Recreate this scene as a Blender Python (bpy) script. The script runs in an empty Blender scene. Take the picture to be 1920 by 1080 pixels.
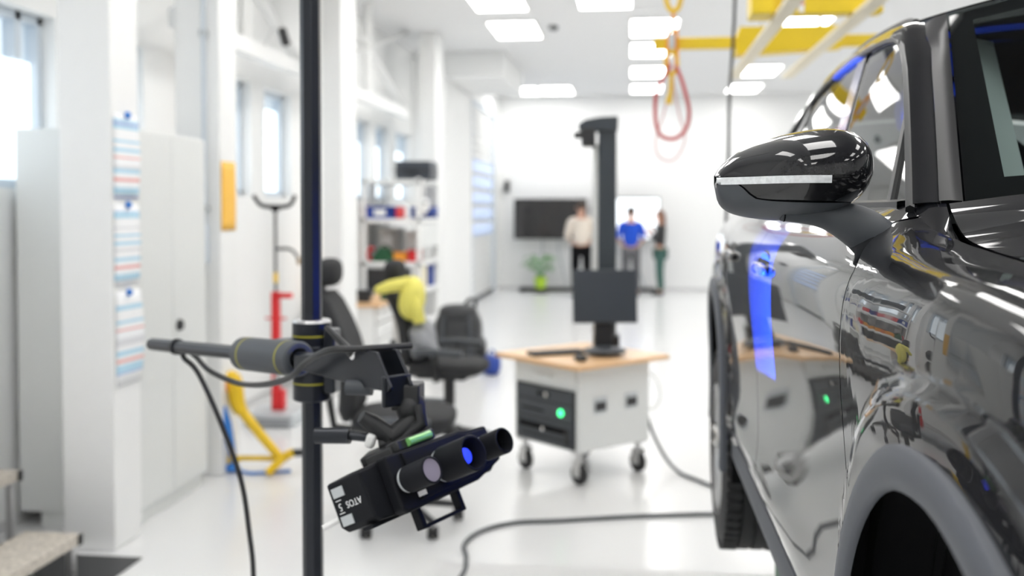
import bpy, bmesh, math, random
import numpy as np
from mathutils import Matrix, Vector
random.seed(7)
SC = bpy.context.scene
COL = SC.collection
PI = math.pi
# ---------------------------------------------------------------- camera, sky, exposure
cd = bpy.data.cameras.new('camera')
cam = bpy.data.objects.new('camera', cd)
COL.objects.link(cam)
cam.location = (0, 0, 1.68)
cam.rotation_euler = (math.radians(90 - 1.57), 0, math.atan(224 / 1920))
cd.sensor_width = 36; cd.lens = 36; cd.shift_y = -0.05
cd.clip_start = 0.02
cd.dof.use_dof = True; cd.dof.focus_distance = 1.52; cd.dof.aperture_fstop = 2.8
SC.camera = cam
w = bpy.data.worlds.new('sky'); SC.world = w; w.use_nodes = True
bg = w.node_tree.nodes['Background']
bg.inputs[0].default_value = (0.86, 0.93, 1.0, 1); bg.inputs[1].default_value = 1.3
SC.view_settings.view_transform = 'Standard'; SC.view_settings.look = 'None'
SC.view_settings.gamma = 1; SC.view_settings.use_curve_mapping = False
SC.view_settings.exposure = 0.08
SC.cycles.use_denoising = True
SC.cycles.max_bounces = 8; SC.cycles.diffuse_bounces = 5; SC.cycles.glossy_bounces = 5
SC.cycles.transparent_max_bounces = 12
SC.cycles.caustics_reflective = False; SC.cycles.caustics_refractive = False
SC.cycles.sample_clamp_indirect = 6
LAMP = 9.0          # radiance of the ceiling light panels

# ---------------------------------------------------------------- materials
def mat(name, col, rough=0.5, metal=0.0, coat=0.0, var=0.04, scale=14, emit=0, ecol=None, spec=None):
    m = bpy.data.materials.new(name); m.use_nodes = True
    nt = m.node_tree; b = nt.nodes['Principled BSDF']
    tc = nt.nodes.new('ShaderNodeTexCoord'); no = nt.nodes.new('ShaderNodeTexNoise'); mx = nt.nodes.new('ShaderNodeMix')
    mx.data_type = 'RGBA'; no.inputs['Scale'].default_value = scale; no.inputs['Detail'].default_value = 3
    nt.links.new(tc.outputs['Object'], no.inputs['Vector'])
    mx.inputs[6].default_value = tuple(c * (1 - var) for c in col) + (1,)
    mx.inputs[7].default_value = tuple(min(1, c * (1 + var)) for c in col) + (1,)
    nt.links.new(no.outputs['Fac'], mx.inputs[0]); nt.links.new(mx.outputs[2], b.inputs['Base Color'])
    b.inputs['Roughness'].default_value = rough; b.inputs['Metallic'].default_value = metal
    b.inputs['Coat Weight'].default_value = coat; b.inputs['Coat Roughness'].default_value = 0.015
    if spec is not None: b.inputs['Specular IOR Level'].default_value = spec
    if emit:
        b.inputs['Emission Color'].default_value = tuple(ecol or col) + (1,); b.inputs['Emission Strength'].default_value = emit
    return m
def glass_mat(name, tint, f0=.04):
    """thin pane: tinted see-through plus a mirror share by Schlick's formula, the same from both faces"""
    m = bpy.data.materials.new(name); m.use_nodes = True; nt = m.node_tree
    nt.nodes.remove(nt.nodes['Principled BSDF']); out = nt.nodes['Material Output']
    tr = nt.nodes.new('ShaderNodeBsdfTransparent'); gl = nt.nodes.new('ShaderNodeBsdfGlossy'); mi = nt.nodes.new('ShaderNodeMixShader')
    ge = nt.nodes.new('ShaderNodeNewGeometry'); dt = nt.nodes.new('ShaderNodeVectorMath'); dt.operation = 'DOT_PRODUCT'
    nt.links.new(ge.outputs['Normal'], dt.inputs[0]); nt.links.new(ge.outputs['Incoming'], dt.inputs[1]); prev = dt.outputs['Value']
    for op, v in (('ABSOLUTE', 0), ('SUBTRACT', 1), ('POWER', 5), ('MULTIPLY', 1 - f0), ('ADD', f0)):
        n = nt.nodes.new('ShaderNodeMath'); n.operation = op
        if op == 'SUBTRACT': n.inputs[0].default_value = v; nt.links.new(prev, n.inputs[1])
        else: nt.links.new(prev, n.inputs[0]); n.inputs[1].default_value = v
        prev = n.outputs[0]
    tr.inputs[0].default_value = (*tint, 1); gl.inputs['Roughness'].default_value = 0.005
    nt.links.new(prev, mi.inputs[0]); nt.links.new(tr.outputs[0], mi.inputs[1]); nt.links.new(gl.outputs[0], mi.inputs[2])
    nt.links.new(mi.outputs[0], out.inputs[0]); return m
def stripe_mat(name, axis, stops, rough=0.6, noise=0.02):
    """printed sheet: constant colour bands along one generated axis"""
    m = mat(name, (1, 1, 1), rough); nt = m.node_tree; b = nt.nodes['Principled BSDF']
    tc = nt.nodes.new('ShaderNodeTexCoord'); sp = nt.nodes.new('ShaderNodeSeparateXYZ'); rp = nt.nodes.new('ShaderNodeValToRGB')
    nt.links.new(tc.outputs['Generated'], sp.inputs[0]); nt.links.new(sp.outputs[axis], rp.inputs[0])
    rp.color_ramp.interpolation = 'CONSTANT'
    while len(rp.color_ramp.elements) < len(stops): rp.color_ramp.elements.new(0.5)
    for e, (p, c) in zip(rp.color_ramp.elements, stops): e.position = p; e.color = (*c, 1)
    nt.links.new(rp.outputs[0], b.inputs['Base Color']); return m
M = {}
M['wall'] = mat('white_wall_paint', (.86, .865, .86), .65, var=.01)
M['white'] = mat('white_steel_paint', (.84, .845, .84), .45, var=.015)
M['ceil'] = mat('ceiling_tile_white', (.80, .805, .81), .8, var=.01)
M['floor'] = mat('white_epoxy_floor', (.74, .745, .745), .22, var=.02, scale=1.5)
M['seam'] = mat('floor_seam_grey', (.6, .6, .6), .5)
M['lamp'] = mat('light_panel_diffuser', (.9, .9, .9), .6, emit=LAMP, ecol=(1, .985, .96))
M['frame'] = mat('window_frame_grey', (.60, .66, .72), .4)
M['film'] = mat('daylit_frosted_film', (.8, .88, .95), .7, emit=1.1, ecol=(.88, .95, 1.0))
M['pane'] = glass_mat('window_glass', (.92, .96, .98))
M['cab'] = mat('light_grey_cabinet_paint', (.72, .735, .725), .38, var=.01)
M['black'] = mat('black_plastic', (.016, .017, .019), .45)
M['scanblack'] = mat('scanner_black', (.011, .012, .015), .55, spec=.12)
M['blackgloss'] = mat('black_gloss', (.006, .0065, .008), .12, coat=.6)
M['blackmetal'] = mat('black_anodised_metal', (.018, .021, .028), .28, metal=.35)
M['matteblack'] = mat('matte_black', (.006, .006, .007), .9, spec=.15)
M['darkgrey'] = mat('dark_grey_plastic', (.055, .062, .072), .5)
M['postgrey'] = mat('slate_grey_paint', (.035, .045, .055), .4)
M['cladding'] = mat('grey_textured_cladding', (.085, .092, .108), .55, scale=400, var=.12)
M['trimgrey'] = mat('satin_grey_trim', (.024, .024, .026), .45)
M['paint'] = mat('dark_grey_car_paint', (.009, .0095, .0115), .38, metal=.0, coat=1.0, var=.03, scale=300, spec=.05)
M['rubber'] = mat('tyre_rubber', (.018, .018, .02), .65)
M['alu'] = mat('aluminium', (.6, .6, .6), .35, metal=.9)
M['tread'] = mat('perforated_aluminium', (.62, .57, .50), .45, metal=.35, var=.5, scale=60)
M['silver'] = mat('silver_label', (.55, .58, .6), .4, metal=.3)
M['chrome'] = mat('chrome', (.75, .75, .76), .12, metal=1)
M['wood'] = mat('beech_top', (.78, .50, .27), .35, var=.12, scale=9)
M['yellow'] = mat('yellow_paint', (.80, .52, .012), .4, var=.06)
M['craneyellow'] = mat('crane_yellow_paint', (.78, .56, .01), .45, var=.05)
M['cream'] = mat('cream_steel', (.78, .72, .56), .5)
M['orange'] = mat('orange_paint', (.85, .34, .03), .5)
M['red'] = mat('red_paint', (.72, .02, .025), .4)
M['redsling'] = mat('red_webbing', (.52, .06, .06), .8)
M['pinksling'] = mat('faded_pink_cord', (.66, .45, .45), .8)
M['blue'] = mat('blue_plastic', (.012, .05, .30), .5)
M['blue2'] = mat('bright_blue_paint', (.03, .20, .62), .4)
M['green'] = mat('green_paint', (.005, .085, .03), .45)
M['fabric'] = mat('black_upholstery', (.022, .023, .025), .85, var=.2, scale=120)
M['greyfab'] = mat('grey_cloth', (.30, .31, .33), .9, var=.1)
M['packfab'] = mat('black_nylon', (.035, .037, .04), .55, var=.25, scale=30)
M['hivis'] = mat('yellow_cloth', (.78, .72, .16), .85, var=.06)
M['leaf'] = mat('plant_leaf', (.10, .34, .06), .5, var=.3)
M['pot'] = mat('lime_green_pot', (.45, .68, .04), .4)
M['skin'] = mat('skin', (.62, .36, .26), .55)
M['hair'] = mat('dark_brown_hair', (.045, .026, .016), .6)
M['hair2'] = mat('auburn_hair', (.16, .06, .025), .6)
M['beige'] = mat('cream_knit', (.78, .70, .61), .9)
M['royal'] = mat('royal_blue_cloth', (.012, .085, .62), .85)
M['trouser'] = mat('charcoal_trousers', (.05, .05, .055), .9)
M['greygarment'] = mat('grey_trousers', (.12, .12, .13), .9)
M['greentrouser'] = mat('dark_green_trousers', (.055, .13, .11), .9)
M['screenoff'] = mat('dark_screen', (.012, .011, .012), .10, coat=.5)
M['screenon'] = mat('lit_white_screen', (.9, .95, 1), .4, emit=1.15, ecol=(.90, .96, 1))
M['monitor'] = mat('monitor_dark_blue_grey', (.035, .043, .055), .42)
M['carglass'] = glass_mat('car_side_glass', (.28, .31, .31), .06)
M['windshield'] = glass_mat('windscreen_glass', (.62, .68, .67), .03)
M['lens'] = mat('lens_glass', (.30, .27, .34), .06, coat=1)
M['bluelamp'] = mat('blue_projector_glow', (.02, .04, .5), .4, emit=1.25, ecol=(.03, .06, 1.0), var=.6, scale=180)
M['greenlamp'] = mat('green_indicator_glow', (.05, .9, .3), .4, emit=3, ecol=(.06, 1.0, .30))
M['clear'] = mat('clear_indicator_lens', (.72, .75, .78), .18, coat=.8, var=.3, scale=160)
M['yline'] = mat('yellow_line', (.42, .38, .03), .5)
M['poster'] = mat('orange_sheet', (.92, .52, .07), .6)
M['brown'] = mat('brown_pipe', (.36, .26, .15), .5)
M['vial'] = mat('green_spirit_vial', (.25, .62, .2), .2, coat=.8)
M['brass'] = mat('brass_fitting', (.62, .38, .2), .35, metal=.7)
M['cushion'] = mat('grey_interior_trim', (.42, .46, .45), .7)
M['ipaleblue'] = mat('translucent_shutter_window', (.55, .66, .90), .5, emit=.22, ecol=(.60, .72, 1))
M['letter'] = mat('white_lettering', (.85, .86, .88), .5)

# ---------------------------------------------------------------- mesh helpers
WM = {}
class MB:
    def __init__(s): s.v = []; s.f = []
    def add(s, vs, fs):
        o = len(s.v); s.v += [tuple(float(c) for c in p) for p in vs]; s.f += [tuple(i + o for i in q) for q in fs]; return s
    def box(s, c, d, R=None):
        x, y, z = d[0] / 2, d[1] / 2, d[2] / 2
        P = [Vector((a, b, e)) for a in (-x, x) for b in (-y, y) for e in (-z, z)]
        if R is not None: P = [R @ p for p in P]
        c = Vector(c)
        return s.add([p + c for p in P], [(0, 1, 3, 2), (4, 6, 7, 5), (0, 4, 5, 1), (2, 3, 7, 6), (0, 2, 6, 4), (1, 5, 7, 3)])
    def bb(s, x0, x1, y0, y1, z0, z1): return s.box(((x0 + x1) / 2, (y0 + y1) / 2, (z0 + z1) / 2), (x1 - x0, y1 - y0, z1 - z0))
    def grid(s, rows, closev=False):
        n, m = len(rows), len(rows[0]); vs = [p for r in rows for p in r]; fs = []
        for i in range(n - 1):
            for j in range(m - (0 if closev else 1)):
                k = (j + 1) % m
                fs.append((i * m + j, i * m + k, (i + 1) * m + k, (i + 1) * m + j))
        return s.add(vs, fs)
    def tube(s, pts, r, n=10, closed=False, caps=True, flat=1.0):
        P = [Vector(p) for p in pts]; N = len(P)
        R = r if isinstance(r, (list, tuple)) else [r] * N
        up = None; rows = []
        for i, p in enumerate(P):
            if closed: t = P[(i + 1) % N] - P[i - 1]
            else: t = P[min(i + 1, N - 1)] - P[max(i - 1, 0)]
            t.normalize()
            if up is None:
                up = Vector((0, 0, 1)) if abs(t.z) < .9 else Vector((1, 0, 0))
            a = up - t * up.dot(t); a.normalize(); b = t.cross(a); up = a
            rows.append([p + (a * math.cos(q) * flat + b * math.sin(q)) * R[i] for q in (2 * PI * k / n for k in range(n))])
        if closed: rows.append(rows[0])
        o = len(s.v); s.grid(rows, True)
        if caps and not closed:
            s.f.append(tuple(o + k for k in range(n - 1, -1, -1))); s.f.append(tuple(o + (N - 1) * n + k for k in range(n)))
        return s
    def cyl(s, p0, p1, r0, r1=None, n=20): return s.tube([p0, p1], [r0, r0 if r1 is None else r1], n)
    def lathe(s, prof, c=(0, 0, 0), axis='Z', n=24, R=None):
        rows = []
        for k in range(n):
            q = 2 * PI * k / n; row = []
            for r, h in prof:
                p = Vector((r * math.cos(q), r * math.sin(q), h))
                if axis == 'X': p = Vector((p.z, p.x, p.y))
                elif axis == 'Y': p = Vector((p.y, p.z, p.x))
                if R is not None: p = R @ p
                row.append(p + Vector(c))
            rows.append(row)
        rows.append(rows[0]); return s.grid(rows)
    def ell(s, c, r, nu=16, nv=10, R=None, p=1.0):
        rows = []
        def sg(x, e): return math.copysign(abs(x) ** e, x)
        for i in range(nv + 1):
            a = -PI / 2 + PI * i / nv; row = []
            for j in range(nu):
                b = 2 * PI * j / nu
                v = Vector((r[0] * sg(math.cos(a), p) * sg(math.cos(b), p), r[1] * sg(math.cos(a), p) * sg(math.sin(b), p), r[2] * sg(math.sin(a), p)))
                if R is not None: v = R @ v
                row.append(v + Vector(c))
            rows.append(row)
        return s.grid(rows, True)
    def prism(s, poly, fn):
        """poly: 2d points; fn(a, b, side) -> 3d, side 0/1"""
        n = len(poly); vs = [fn(a, b, 0) for a, b in poly] + [fn(a, b, 1) for a, b in poly]
        return s.add(vs, [tuple(range(n))[::-1], tuple(range(n, 2 * n))] + [(i, (i + 1) % n, n + (i + 1) % n, n + i) for i in range(n)])
    def build(s, name, m, parent=None, world=False, loc=None, smooth=True, bevel=0, seg=2, sub=0, ang=38, merge=True, solid=0):
        vs = [Vector(p) for p in s.v]
        if parent is not None and world:
            inv = WM[parent.name].inverted(); vs = [inv @ p for p in vs]
        if loc is not None: vs = [p - Vector(loc) for p in vs]
        me = bpy.data.meshes.new(name); me.from_pydata([tuple(p) for p in vs], [], s.f)
        bm = bmesh.new(); bm.from_mesh(me)
        if merge: bmesh.ops.remove_doubles(bm, verts=bm.verts, dist=1e-5)
        bmesh.ops.recalc_face_normals(bm, faces=bm.faces)
        if smooth:
            lim = math.radians(ang)
            for e in bm.edges: e.smooth = not (len(e.link_faces) == 2 and e.calc_face_angle(0) > lim)
            for f in bm.faces: f.smooth = True
        bm.to_mesh(me); bm.free()
        me.materials.append(M[m] if isinstance(m, str) else m)
        o = bpy.data.objects.new(name, me); COL.objects.link(o)
        if solid: md = o.modifiers.new('thick', 'SOLIDIFY'); md.thickness = solid; md.offset = 0
        if bevel: md = o.modifiers.new('bevel', 'BEVEL'); md.width = bevel; md.segments = seg; md.limit_method = 'ANGLE'; md.angle_limit = math.radians(40)
        if sub: md = o.modifiers.new('sub', 'SUBSURF'); md.levels = sub; md.render_levels = sub
        if loc is not None: o.location = loc
        if parent is not None: o.parent = parent
        return o
def tag(o, label=None, cat=None, group=None, kind=None):
    if label: o['label'] = label
    if cat: o['category'] = cat
    if group: o['group'] = group
    if kind: o['kind'] = kind
    return o
def thing(name, label, cat, loc=(0, 0, 0), rz=0, group=None, mtx=None):
    o = bpy.data.objects.new(name, None); COL.objects.link(o); o.empty_display_size = .1
    T = mtx if mtx is not None else Matrix.Translation(loc) @ Matrix.Rotation(rz, 4, 'Z')
    o.matrix_world = T; WM[o.name] = T.copy()
    return tag(o, label, cat, group)
def struct(name, mb, m, **k):
    return tag(mb.build(name, m, **k), kind='structure')
def copy_tree(o, loc, rz=None, label=None):
    c = o.copy(); COL.objects.link(c); c.location = loc
    if rz is not None: c.rotation_euler = (0, 0, rz)
    if label: c['label'] = label
    def rec(a, b):
        for ch in [x for x in a.children]:
            d = ch.copy(); COL.objects.link(d); d.parent = b; rec(ch, d)
    rec(o, c); return c
def spline(pts, n=8, closed=False):
    P = [Vector(p) for p in pts]; N = len(P); out = []
    for i in range(N if closed else N - 1):
        a = P[(i - 1) % N] if closed or i > 0 else P[0] * 2 - P[1]
        b, c = P[i], P[(i + 1) % N]
        d = P[(i + 2) % N] if closed or i + 2 < N else P[-1] * 2 - P[-2]
        for k in range(n):
            t = k / n
            out.append(.5 * ((2 * b) + (c - a) * t + (2 * a - 5 * b + 4 * c - d) * t * t + (3 * b - a - 3 * c + d) * t ** 3))
    if not closed: out.append(P[-1])
    return out
def interp(x, xs, ys):
    """smooth (cubic Hermite) interpolation through the knots"""
    if x <= xs[0]: return ys[0]
    if x >= xs[-1]: return ys[-1]
    n = len(xs); i = max(k for k in range(n - 1) if xs[k] <= x)
    def tan(k):
        if k == 0: return (ys[1] - ys[0]) / (xs[1] - xs[0])
        if k == n - 1: return (ys[-1] - ys[-2]) / (xs[-1] - xs[-2])
        return (ys[k + 1] - ys[k - 1]) / (xs[k + 1] - xs[k - 1])
    h = xs[i + 1] - xs[i]; t = (x - xs[i]) / h
    return ((2 * t ** 3 - 3 * t * t + 1) * ys[i] + (t ** 3 - 2 * t * t + t) * h * tan(i) + (-2 * t ** 3 + 3 * t * t) * ys[i + 1] + (t ** 3 - t * t) * h * tan(i + 1))
def sm(a, b, x):
    t = min(1, max(0, (x - a) / (b - a))); return t * t * (3 - 2 * t)

# ================================================================ ROOM
XL, XJ, XR, YB, YF, HC = -3.25, -2.76, 6.2, 21.2, -4.5, 4.0
struct('floor', MB().bb(XL - .4, XR + .2, YF - .2, YB + .2, -.2, 0), 'floor')
struct('ceiling', MB().bb(XL - .4, XR + .2, YF - .2, YB + .2, HC, HC + .2), 'ceil')
struct('wall_back', MB().bb(XL - .4, XR + .2, YB, YB + .2, 0, HC), 'wall')
struct('wall_right', MB().bb(XR, XR + .2, YF, YB, 0, HC), 'wall')
struct('wall_front', MB().bb(XL - .4, XR + .2, YF - .2, YF, 0, HC), 'wall')
# left wall with window openings (sill 1.8 m, head 2.76 m)
WZ0, WZ1 = 1.79, 2.76
wins = [(2.4, 3.9), (4.1, 5.5), (5.95, 6.55), (7.65, 8.5), (8.83, 9.54), (10.9, 11.75), (11.92, 12.52), (12.82, 13.52), (13.92, 14.92)]
wl = MB(); wl.bb(XL - .3, XL, YF, 15.0, 0, WZ0); wl.bb(XL - .3, XL, YF, 15.0, WZ1, HC)
y = YF
for a, b in wins:
    wl.bb(XL - .3, XL, y, a, WZ0, WZ1); y = b
wl.bb(XL - .3, XL, y, 15.0, WZ0, WZ1)
struct('wall_left', wl, 'wall', smooth=False)
# section beyond the jog, with the opening of the roller door
wj = MB(); wj.bb(XL - .3, XJ, 15.0, 17.65, 0, HC); wj.bb(XL - .3, XJ, 20.65, YB, 0, HC); wj.bb(XL - .3, XJ, 17.65, 20.65, 3.58, HC)
struct('wall_left_rear', wj, 'wall', smooth=False)
for i, (a, b) in enumerate(wins):
    fr = MB(); t = .05; x0, x1 = XL - .16, XL - .08
    fr.bb(x0, x1, a, b, WZ0, WZ0 + t); fr.bb(x0, x1, a, b, WZ1 - t, WZ1); fr.bb(x0, x1, a, a + t, WZ0, WZ1); fr.bb(x0, x1, b - t, b, WZ0, WZ1)
    zt = 2.5 if i != 4 else 2.6
    if b - a > 1.2: fr.bb(x0, x1, b - .26, b - .2, zt, WZ1)
    f = struct('window_%d' % (i + 1), fr, 'frame', bevel=.004)
    MB().bb(XL - .135, XL - .125, a + t, b - t, WZ0 + t, zt).build('frosted_film', 'film', f)
    MB().add([(XL - .13, a + t, zt), (XL - .13, b - t, zt), (XL - .13, b - t, WZ1 - t), (XL - .13, a + t, WZ1 - t)], [(0, 1, 2, 3)]).build('pane', 'pane', f)
# roller door
dr = MB(); prof = []; z = .03
while z < 3.55:
    prof += [(XJ - .13, z), (XJ - .12, z + .055), (XJ - .035, z + .06), (XJ - .045, z + .138)]; z += .14
dr.grid([[(x, yy, z) for x, z in prof] for yy in (17.68, 20.62)])
d1 = struct('door_1', dr, 'white', ang=20)
gr = MB(); gr.bb(XJ - .07, XJ + .01, 17.63, 17.70, 0, 3.6); gr.bb(XJ - .07, XJ + .01, 20.58, 20.67, 0, 3.6); gr.bb(XJ - .07, XJ + .01, 17.63, 20.67, 3.53, 3.6)
gr.build('guide_rail', 'frame', d1, bevel=.005)
MB().bb(XJ - .10, XJ - .03, 17.7, 20.6, .01, .07).build('bottom_seal', 'darkgrey', d1)
for k in range(5):
    z = 1.2 + k * .29
    MB().bb(XJ - .06, XJ - .025, 17.85, 20.45, z, z + .2).build('door_pane', 'ipaleblue', d1, bevel=.01)
struct('trim_1', MB().bb(XJ, -1.85, 15.0, 17.4, 3.62, HC), 'wall', bevel=.02)      # box duct under the ceiling
struct('baseboard_back', MB().bb(XJ, XR, YB - .015, YB, 0, .06), 'seam')
struct('baseboard_left', MB().bb(XL, XL + .015, YF, 15, 0, .05), 'seam')
struct('baseboard_left_rear', MB().bb(XJ, XJ + .015, 15, 17.6, 0, .06), 'seam')
# steel columns in front of the left wall
for i, (x0, x1, y0, y1) in enumerate([(-2.78, -2.51, 4.72, 5.0), (-2.84, -2.55, 6.14, 6.42), (-2.73, -2.55, 8.85, 9.33), (-2.77, -2.55, 13.25, 13.8), (-2.94, -2.55, 1.2, 1.55)]):
    struct('column_%d' % (i + 1), MB().bb(x0, x1, y0, y1, 0, HC), 'white', bevel=.008)
br = MB()
for ya, yb in ((6.4, 8.85), (9.33, 13.25)):
    for za, zb in ((2.98, 3.98), (3.98, 2.98)): br.tube([(-2.95, ya, za), (-2.95, yb, zb)], .055, 4, flat=.5)
    br.bb(-3.0, -2.9, ya, yb, 2.86, 2.98)
    br.tube([(-2.95, (ya + yb) / 2, 2.95), (-2.95, (ya + yb) / 2, 3.98)], .05, 4)
struct('trim_2', br, 'white', smooth=False)                                         # white steel bracing between the columns
struct('trim_3', MB().bb(-.9, .75, 4.35, 4.75, 0, .006).bb(-.9, .75, 4.30, 4.34, 0, .008), 'seam')  # flush plate in the floor
# unseen dark panel under the ceiling, added to darken reflections in the car
M['reflpanel'] = mat('dark_reflection_panel', (.10, .10, .105), .9)
struct('ceiling_reflection_panel', MB().bb(.05, XR - .05, YF + .05, 10.4, HC - .012, HC), 'reflpanel')

# ceiling light panels
def light(x, y, label, group='square white ceiling light panels', wy=1.2):
    t = thing('ceiling_light', label, 'ceiling light', (x, y, HC - .03), 0, group)
    f = MB()
    for sx in (-1, 1): f.bb(sx * .3 - .012, sx * .3 + .012, -wy / 2, wy / 2, -.0, .045)
    for sy in (-1, 1): f.bb(-.3, .3, sy * wy / 2 - .012, sy * wy / 2 + .012, 0, .045)
    f.build('frame', 'white', t)
    MB().bb(-.288, .288, -wy / 2 + .012, wy / 2 - .012, .004, .03).build('diffuser', 'lamp', t)
LT = [(-1.49, 13.18, 'lit ceiling panel nearest above the white box duct, left of the smoke detector'),
      (-1.49, 11.25, 'lit ceiling panel cut by the top edge of the picture, leftmost of that pair'),
      (-.30, 11.25, 'lit ceiling panel cut by the top edge, just left of the yellow hook chain'),
      (.28, 13.2, 'lit ceiling panel behind the yellow hook chain, above the level of the thin yellow beam'),
      (.28, 15.05, 'lit ceiling panel partly hidden by the left tip of the thin yellow beam'),
      (.28, 17.45, 'lit ceiling panel directly below the thin yellow beam, behind the sling ring'),
      (.28, 19.85, 'lowest lit ceiling panel behind the red sling loop, nearest the back wall'),
      (-2.10, 19.95, 'lit ceiling panel at the far left end of the back wall ceiling line'),
      (-1.44, 19.95, 'lit ceiling panel second from left along the back wall ceiling line'),
      (2.12, 17.5, 'lit ceiling panel right of the hanging black cable, upper of two'),
      (2.12, 20.0, 'lit ceiling panel right of the hanging black cable, lower one near the back wall'),
      (2.12, 13.25, 'lit ceiling panel seen between the two yellow crane beams')]
for x, y, l in LT: light(x, y, l)
for x in (-1.49, .28, 2.12, 3.9):
    for y in (-2.9, -.3, 2.0, 4.4, 6.8, 9.1):
        light(x, y, 'lit ceiling panel in the rows overhead, above the top edge of the picture', 'overhead ceiling light panels')
for y in (11.4, 13.9, 16.6, 19.3):
    light(4.6, y, 'lit ceiling panel in the row beyond the car roof, hidden behind the car', 'ceiling light panels beyond the car')

sd = thing('smoke_detector', 'small round grey smoke detector on the ceiling between the light panels', 'smoke detector', (-.99, 13.0, HC - .06))
MB().lathe([(.0, 0), (.05, 0), (.06, .02), (.06, .06)]).build('housing', 'darkgrey', sd)
MB().lathe([(.07, .045), (.07, .06)]).build('base_ring', 'white', sd)

# ================================================================ CAR
SX, SY, SZ, CW = .28, 1.02, .63, 1.82
car = thing('car', 'dark grey glossy car with the front wheel removed, raised on a green lift', 'car', (1.19, 2.3, SZ))
def cb(mb, name, m, parent=car, **k): return mb.build(name, m, parent, world=True, **k) if parent is car else mb.build(name, m, parent, **k)
def cbs(mb, name, m, parent, **k):            # sub-part of a car part, given in world coordinates
    inv = WM['car'].inverted(); mb.v = [tuple(inv @ Vector(p)) for p in mb.v]; return mb.build(name, m, parent, **k)
def mirror(mb):
    o = MB(); o.v = [(2 * (SX + CW / 2) - x, y, z) for x, y, z in mb.v]; o.f = [tuple(reversed(f)) for f in mb.f]; return o
ST = [-.62, -.35, 0, .28, .5, .60, .75, 1.5, 2.2, 2.6, 3.0, 3.25, 3.42]
KD = [(.137, 1.056), (.09, 1.032), (.044, .992), (.014, .935), (.008, .83), (.020, .66), (.024, .51), (.018, .40), (.042, .33)]
KN = [
 [(.40, .80), (.34, .80), (.28, .77), (.23, .70), (.21, .62), (.20, .52), (.20, .42), (.20, .32), (.24, .24)],
 [(.225, .925), (.165, .925), (.105, .908), (.072, .85), (.06, .75), (.05, .62), (.05, .48), (.05, .36), (.08, .24)],
 [(.172, .973), (.10, .977), (.044, .964), (.022, .91), (.016, .82), (.02, .70), (.02, .55), (.02, .4), (.05, .25)],
 [(.172, .991), (.10, .994), (.042, .980), (.016, .925), (.009, .83), (.020, .67), (.024, .52), (.02, .40), (.045, .30)],
 [(.152, 1.018), (.10, 1.014), (.044, .988), (.014, .933), (.008, .83), (.020, .66), (.024, .52), (.018, .40), (.042, .33)],
 [(.139, 1.052), (.093, 1.030), (.044, .991), (.014, .935), (.008, .83), (.020, .66), (.024, .51), (.018, .40), (.042, .33)],
 KD, KD, KD,
 [(.138, 1.060), (.095, 1.036), (.052, .992), (.024, .935), (.016, .83), (.022, .66), (.024, .51), (.022, .40), (.042, .31)],
 [(.165, 1.065), (.12, 1.04), (.08, .99), (.05, .93), (.045, .83), (.045, .66), (.045, .51), (.045, .40), (.07, .28)],
 [(.25, 1.06), (.21, 1.04), (.16, .97), (.125, .885), (.12, .83), (.12, .66), (.11, .51), (.11, .40), (.14, .28)],
 [(.40, 1.05), (.37, 1.03), (.32, .97), (.29, .885), (.28, .83), (.28, .66), (.27, .51), (.27, .40), (.30, .28)]]
WA = [(0.004, .372), (2.60, .372)]; RO = .437
def profile(s, n=44):
    kt = [interp(s, ST, [k[i][0] for k in KN]) for i in range(9)]; kh = [interp(s, ST, [k[i][1] for k in KN]) for i in range(9)]
    idx = [0, 1, 2, 3, 4, 5, 6, 7, 8]
    return [(interp(8 * j / n, idx, kt), interp(8 * j / n, idx, kh)) for j in range(n + 1)]
def flare(s, t, h):
    b = 0
    for cs, ch in WA:
        d = math.hypot(s - cs, h - ch); b = max(b, (.015 if cs < 1 else .010) * (1 - sm(.492, .508, d)))
    return t - b
def side_cols(s0, s1, outset=0.0):
    """columns of points of the body side from s0 to s1, cut along the wheel arches"""
    S = []
    for cs, ch in WA:
        S += [cs + RO * math.sin(a) for a in np.linspace(-PI / 2, PI / 2, 41)]
        S += [cs - RO - .0004, cs + RO + .0004]
    S += list(np.linspace(s0, s1, max(3, int((s1 - s0) / .035)))) + [s0, s1]
    S = sorted(set(round(x, 5) for x in S if s0 - 1e-6 <= x <= s1 + 1e-6))
    out = []
    for s in S:
        P = profile(s); T = [p[0] for p in P]; Hh = [p[1] for p in P]; hb = None
        for cs, ch in WA:
            if abs(s - cs) <= RO: hb = ch + math.sqrt(max(0, RO * RO - (s - cs) ** 2))
        if hb is not None:
            k = next((j for j in range(len(Hh)) if Hh[j] < hb), len(Hh) - 1)
            f = (Hh[k - 1] - hb) / (Hh[k - 1] - Hh[k]) if k > 0 else 0
            vb = k - 1 + f
        else: vb = len(Hh) - 1
        col = []
        for j in range(37):
            v = vb * j / 36; i = min(int(v), len(Hh) - 2); f = v - i
            t = T[i] + (T[i + 1] - T[i]) * f; h = Hh[i] + (Hh[i + 1] - Hh[i]) * f
            lean = .155 * sm(.965, 1.03, h) * max(0, 1 - abs(s - .4425) / .40); s2_ = s
            if lean > 1e-4:                        # the shut line leans back towards the pillar foot
                s2_ = s + lean; Q = profile(s2_); t = Q[i][0] + (Q[i + 1][0] - Q[i][0]) * f; h = Q[i][1] + (Q[i + 1][1] - Q[i][1]) * f
            t = flare(s2_, t, h) + outset
            col.append((SX + t, SY + s2_, SZ + h - (.03 * sm(.9, .96, h) if outset else 0)))
        out.append(col)
    return out
def rim_in(cols, d=.02):                       # a short return at both ends, so that shut lines look solid
    return [[(x + d, y + .002, z) for x, y, z in cols[0]]] + cols + [[(x + d, y - .002, z) for x, y, z in cols[-1]]]
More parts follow.
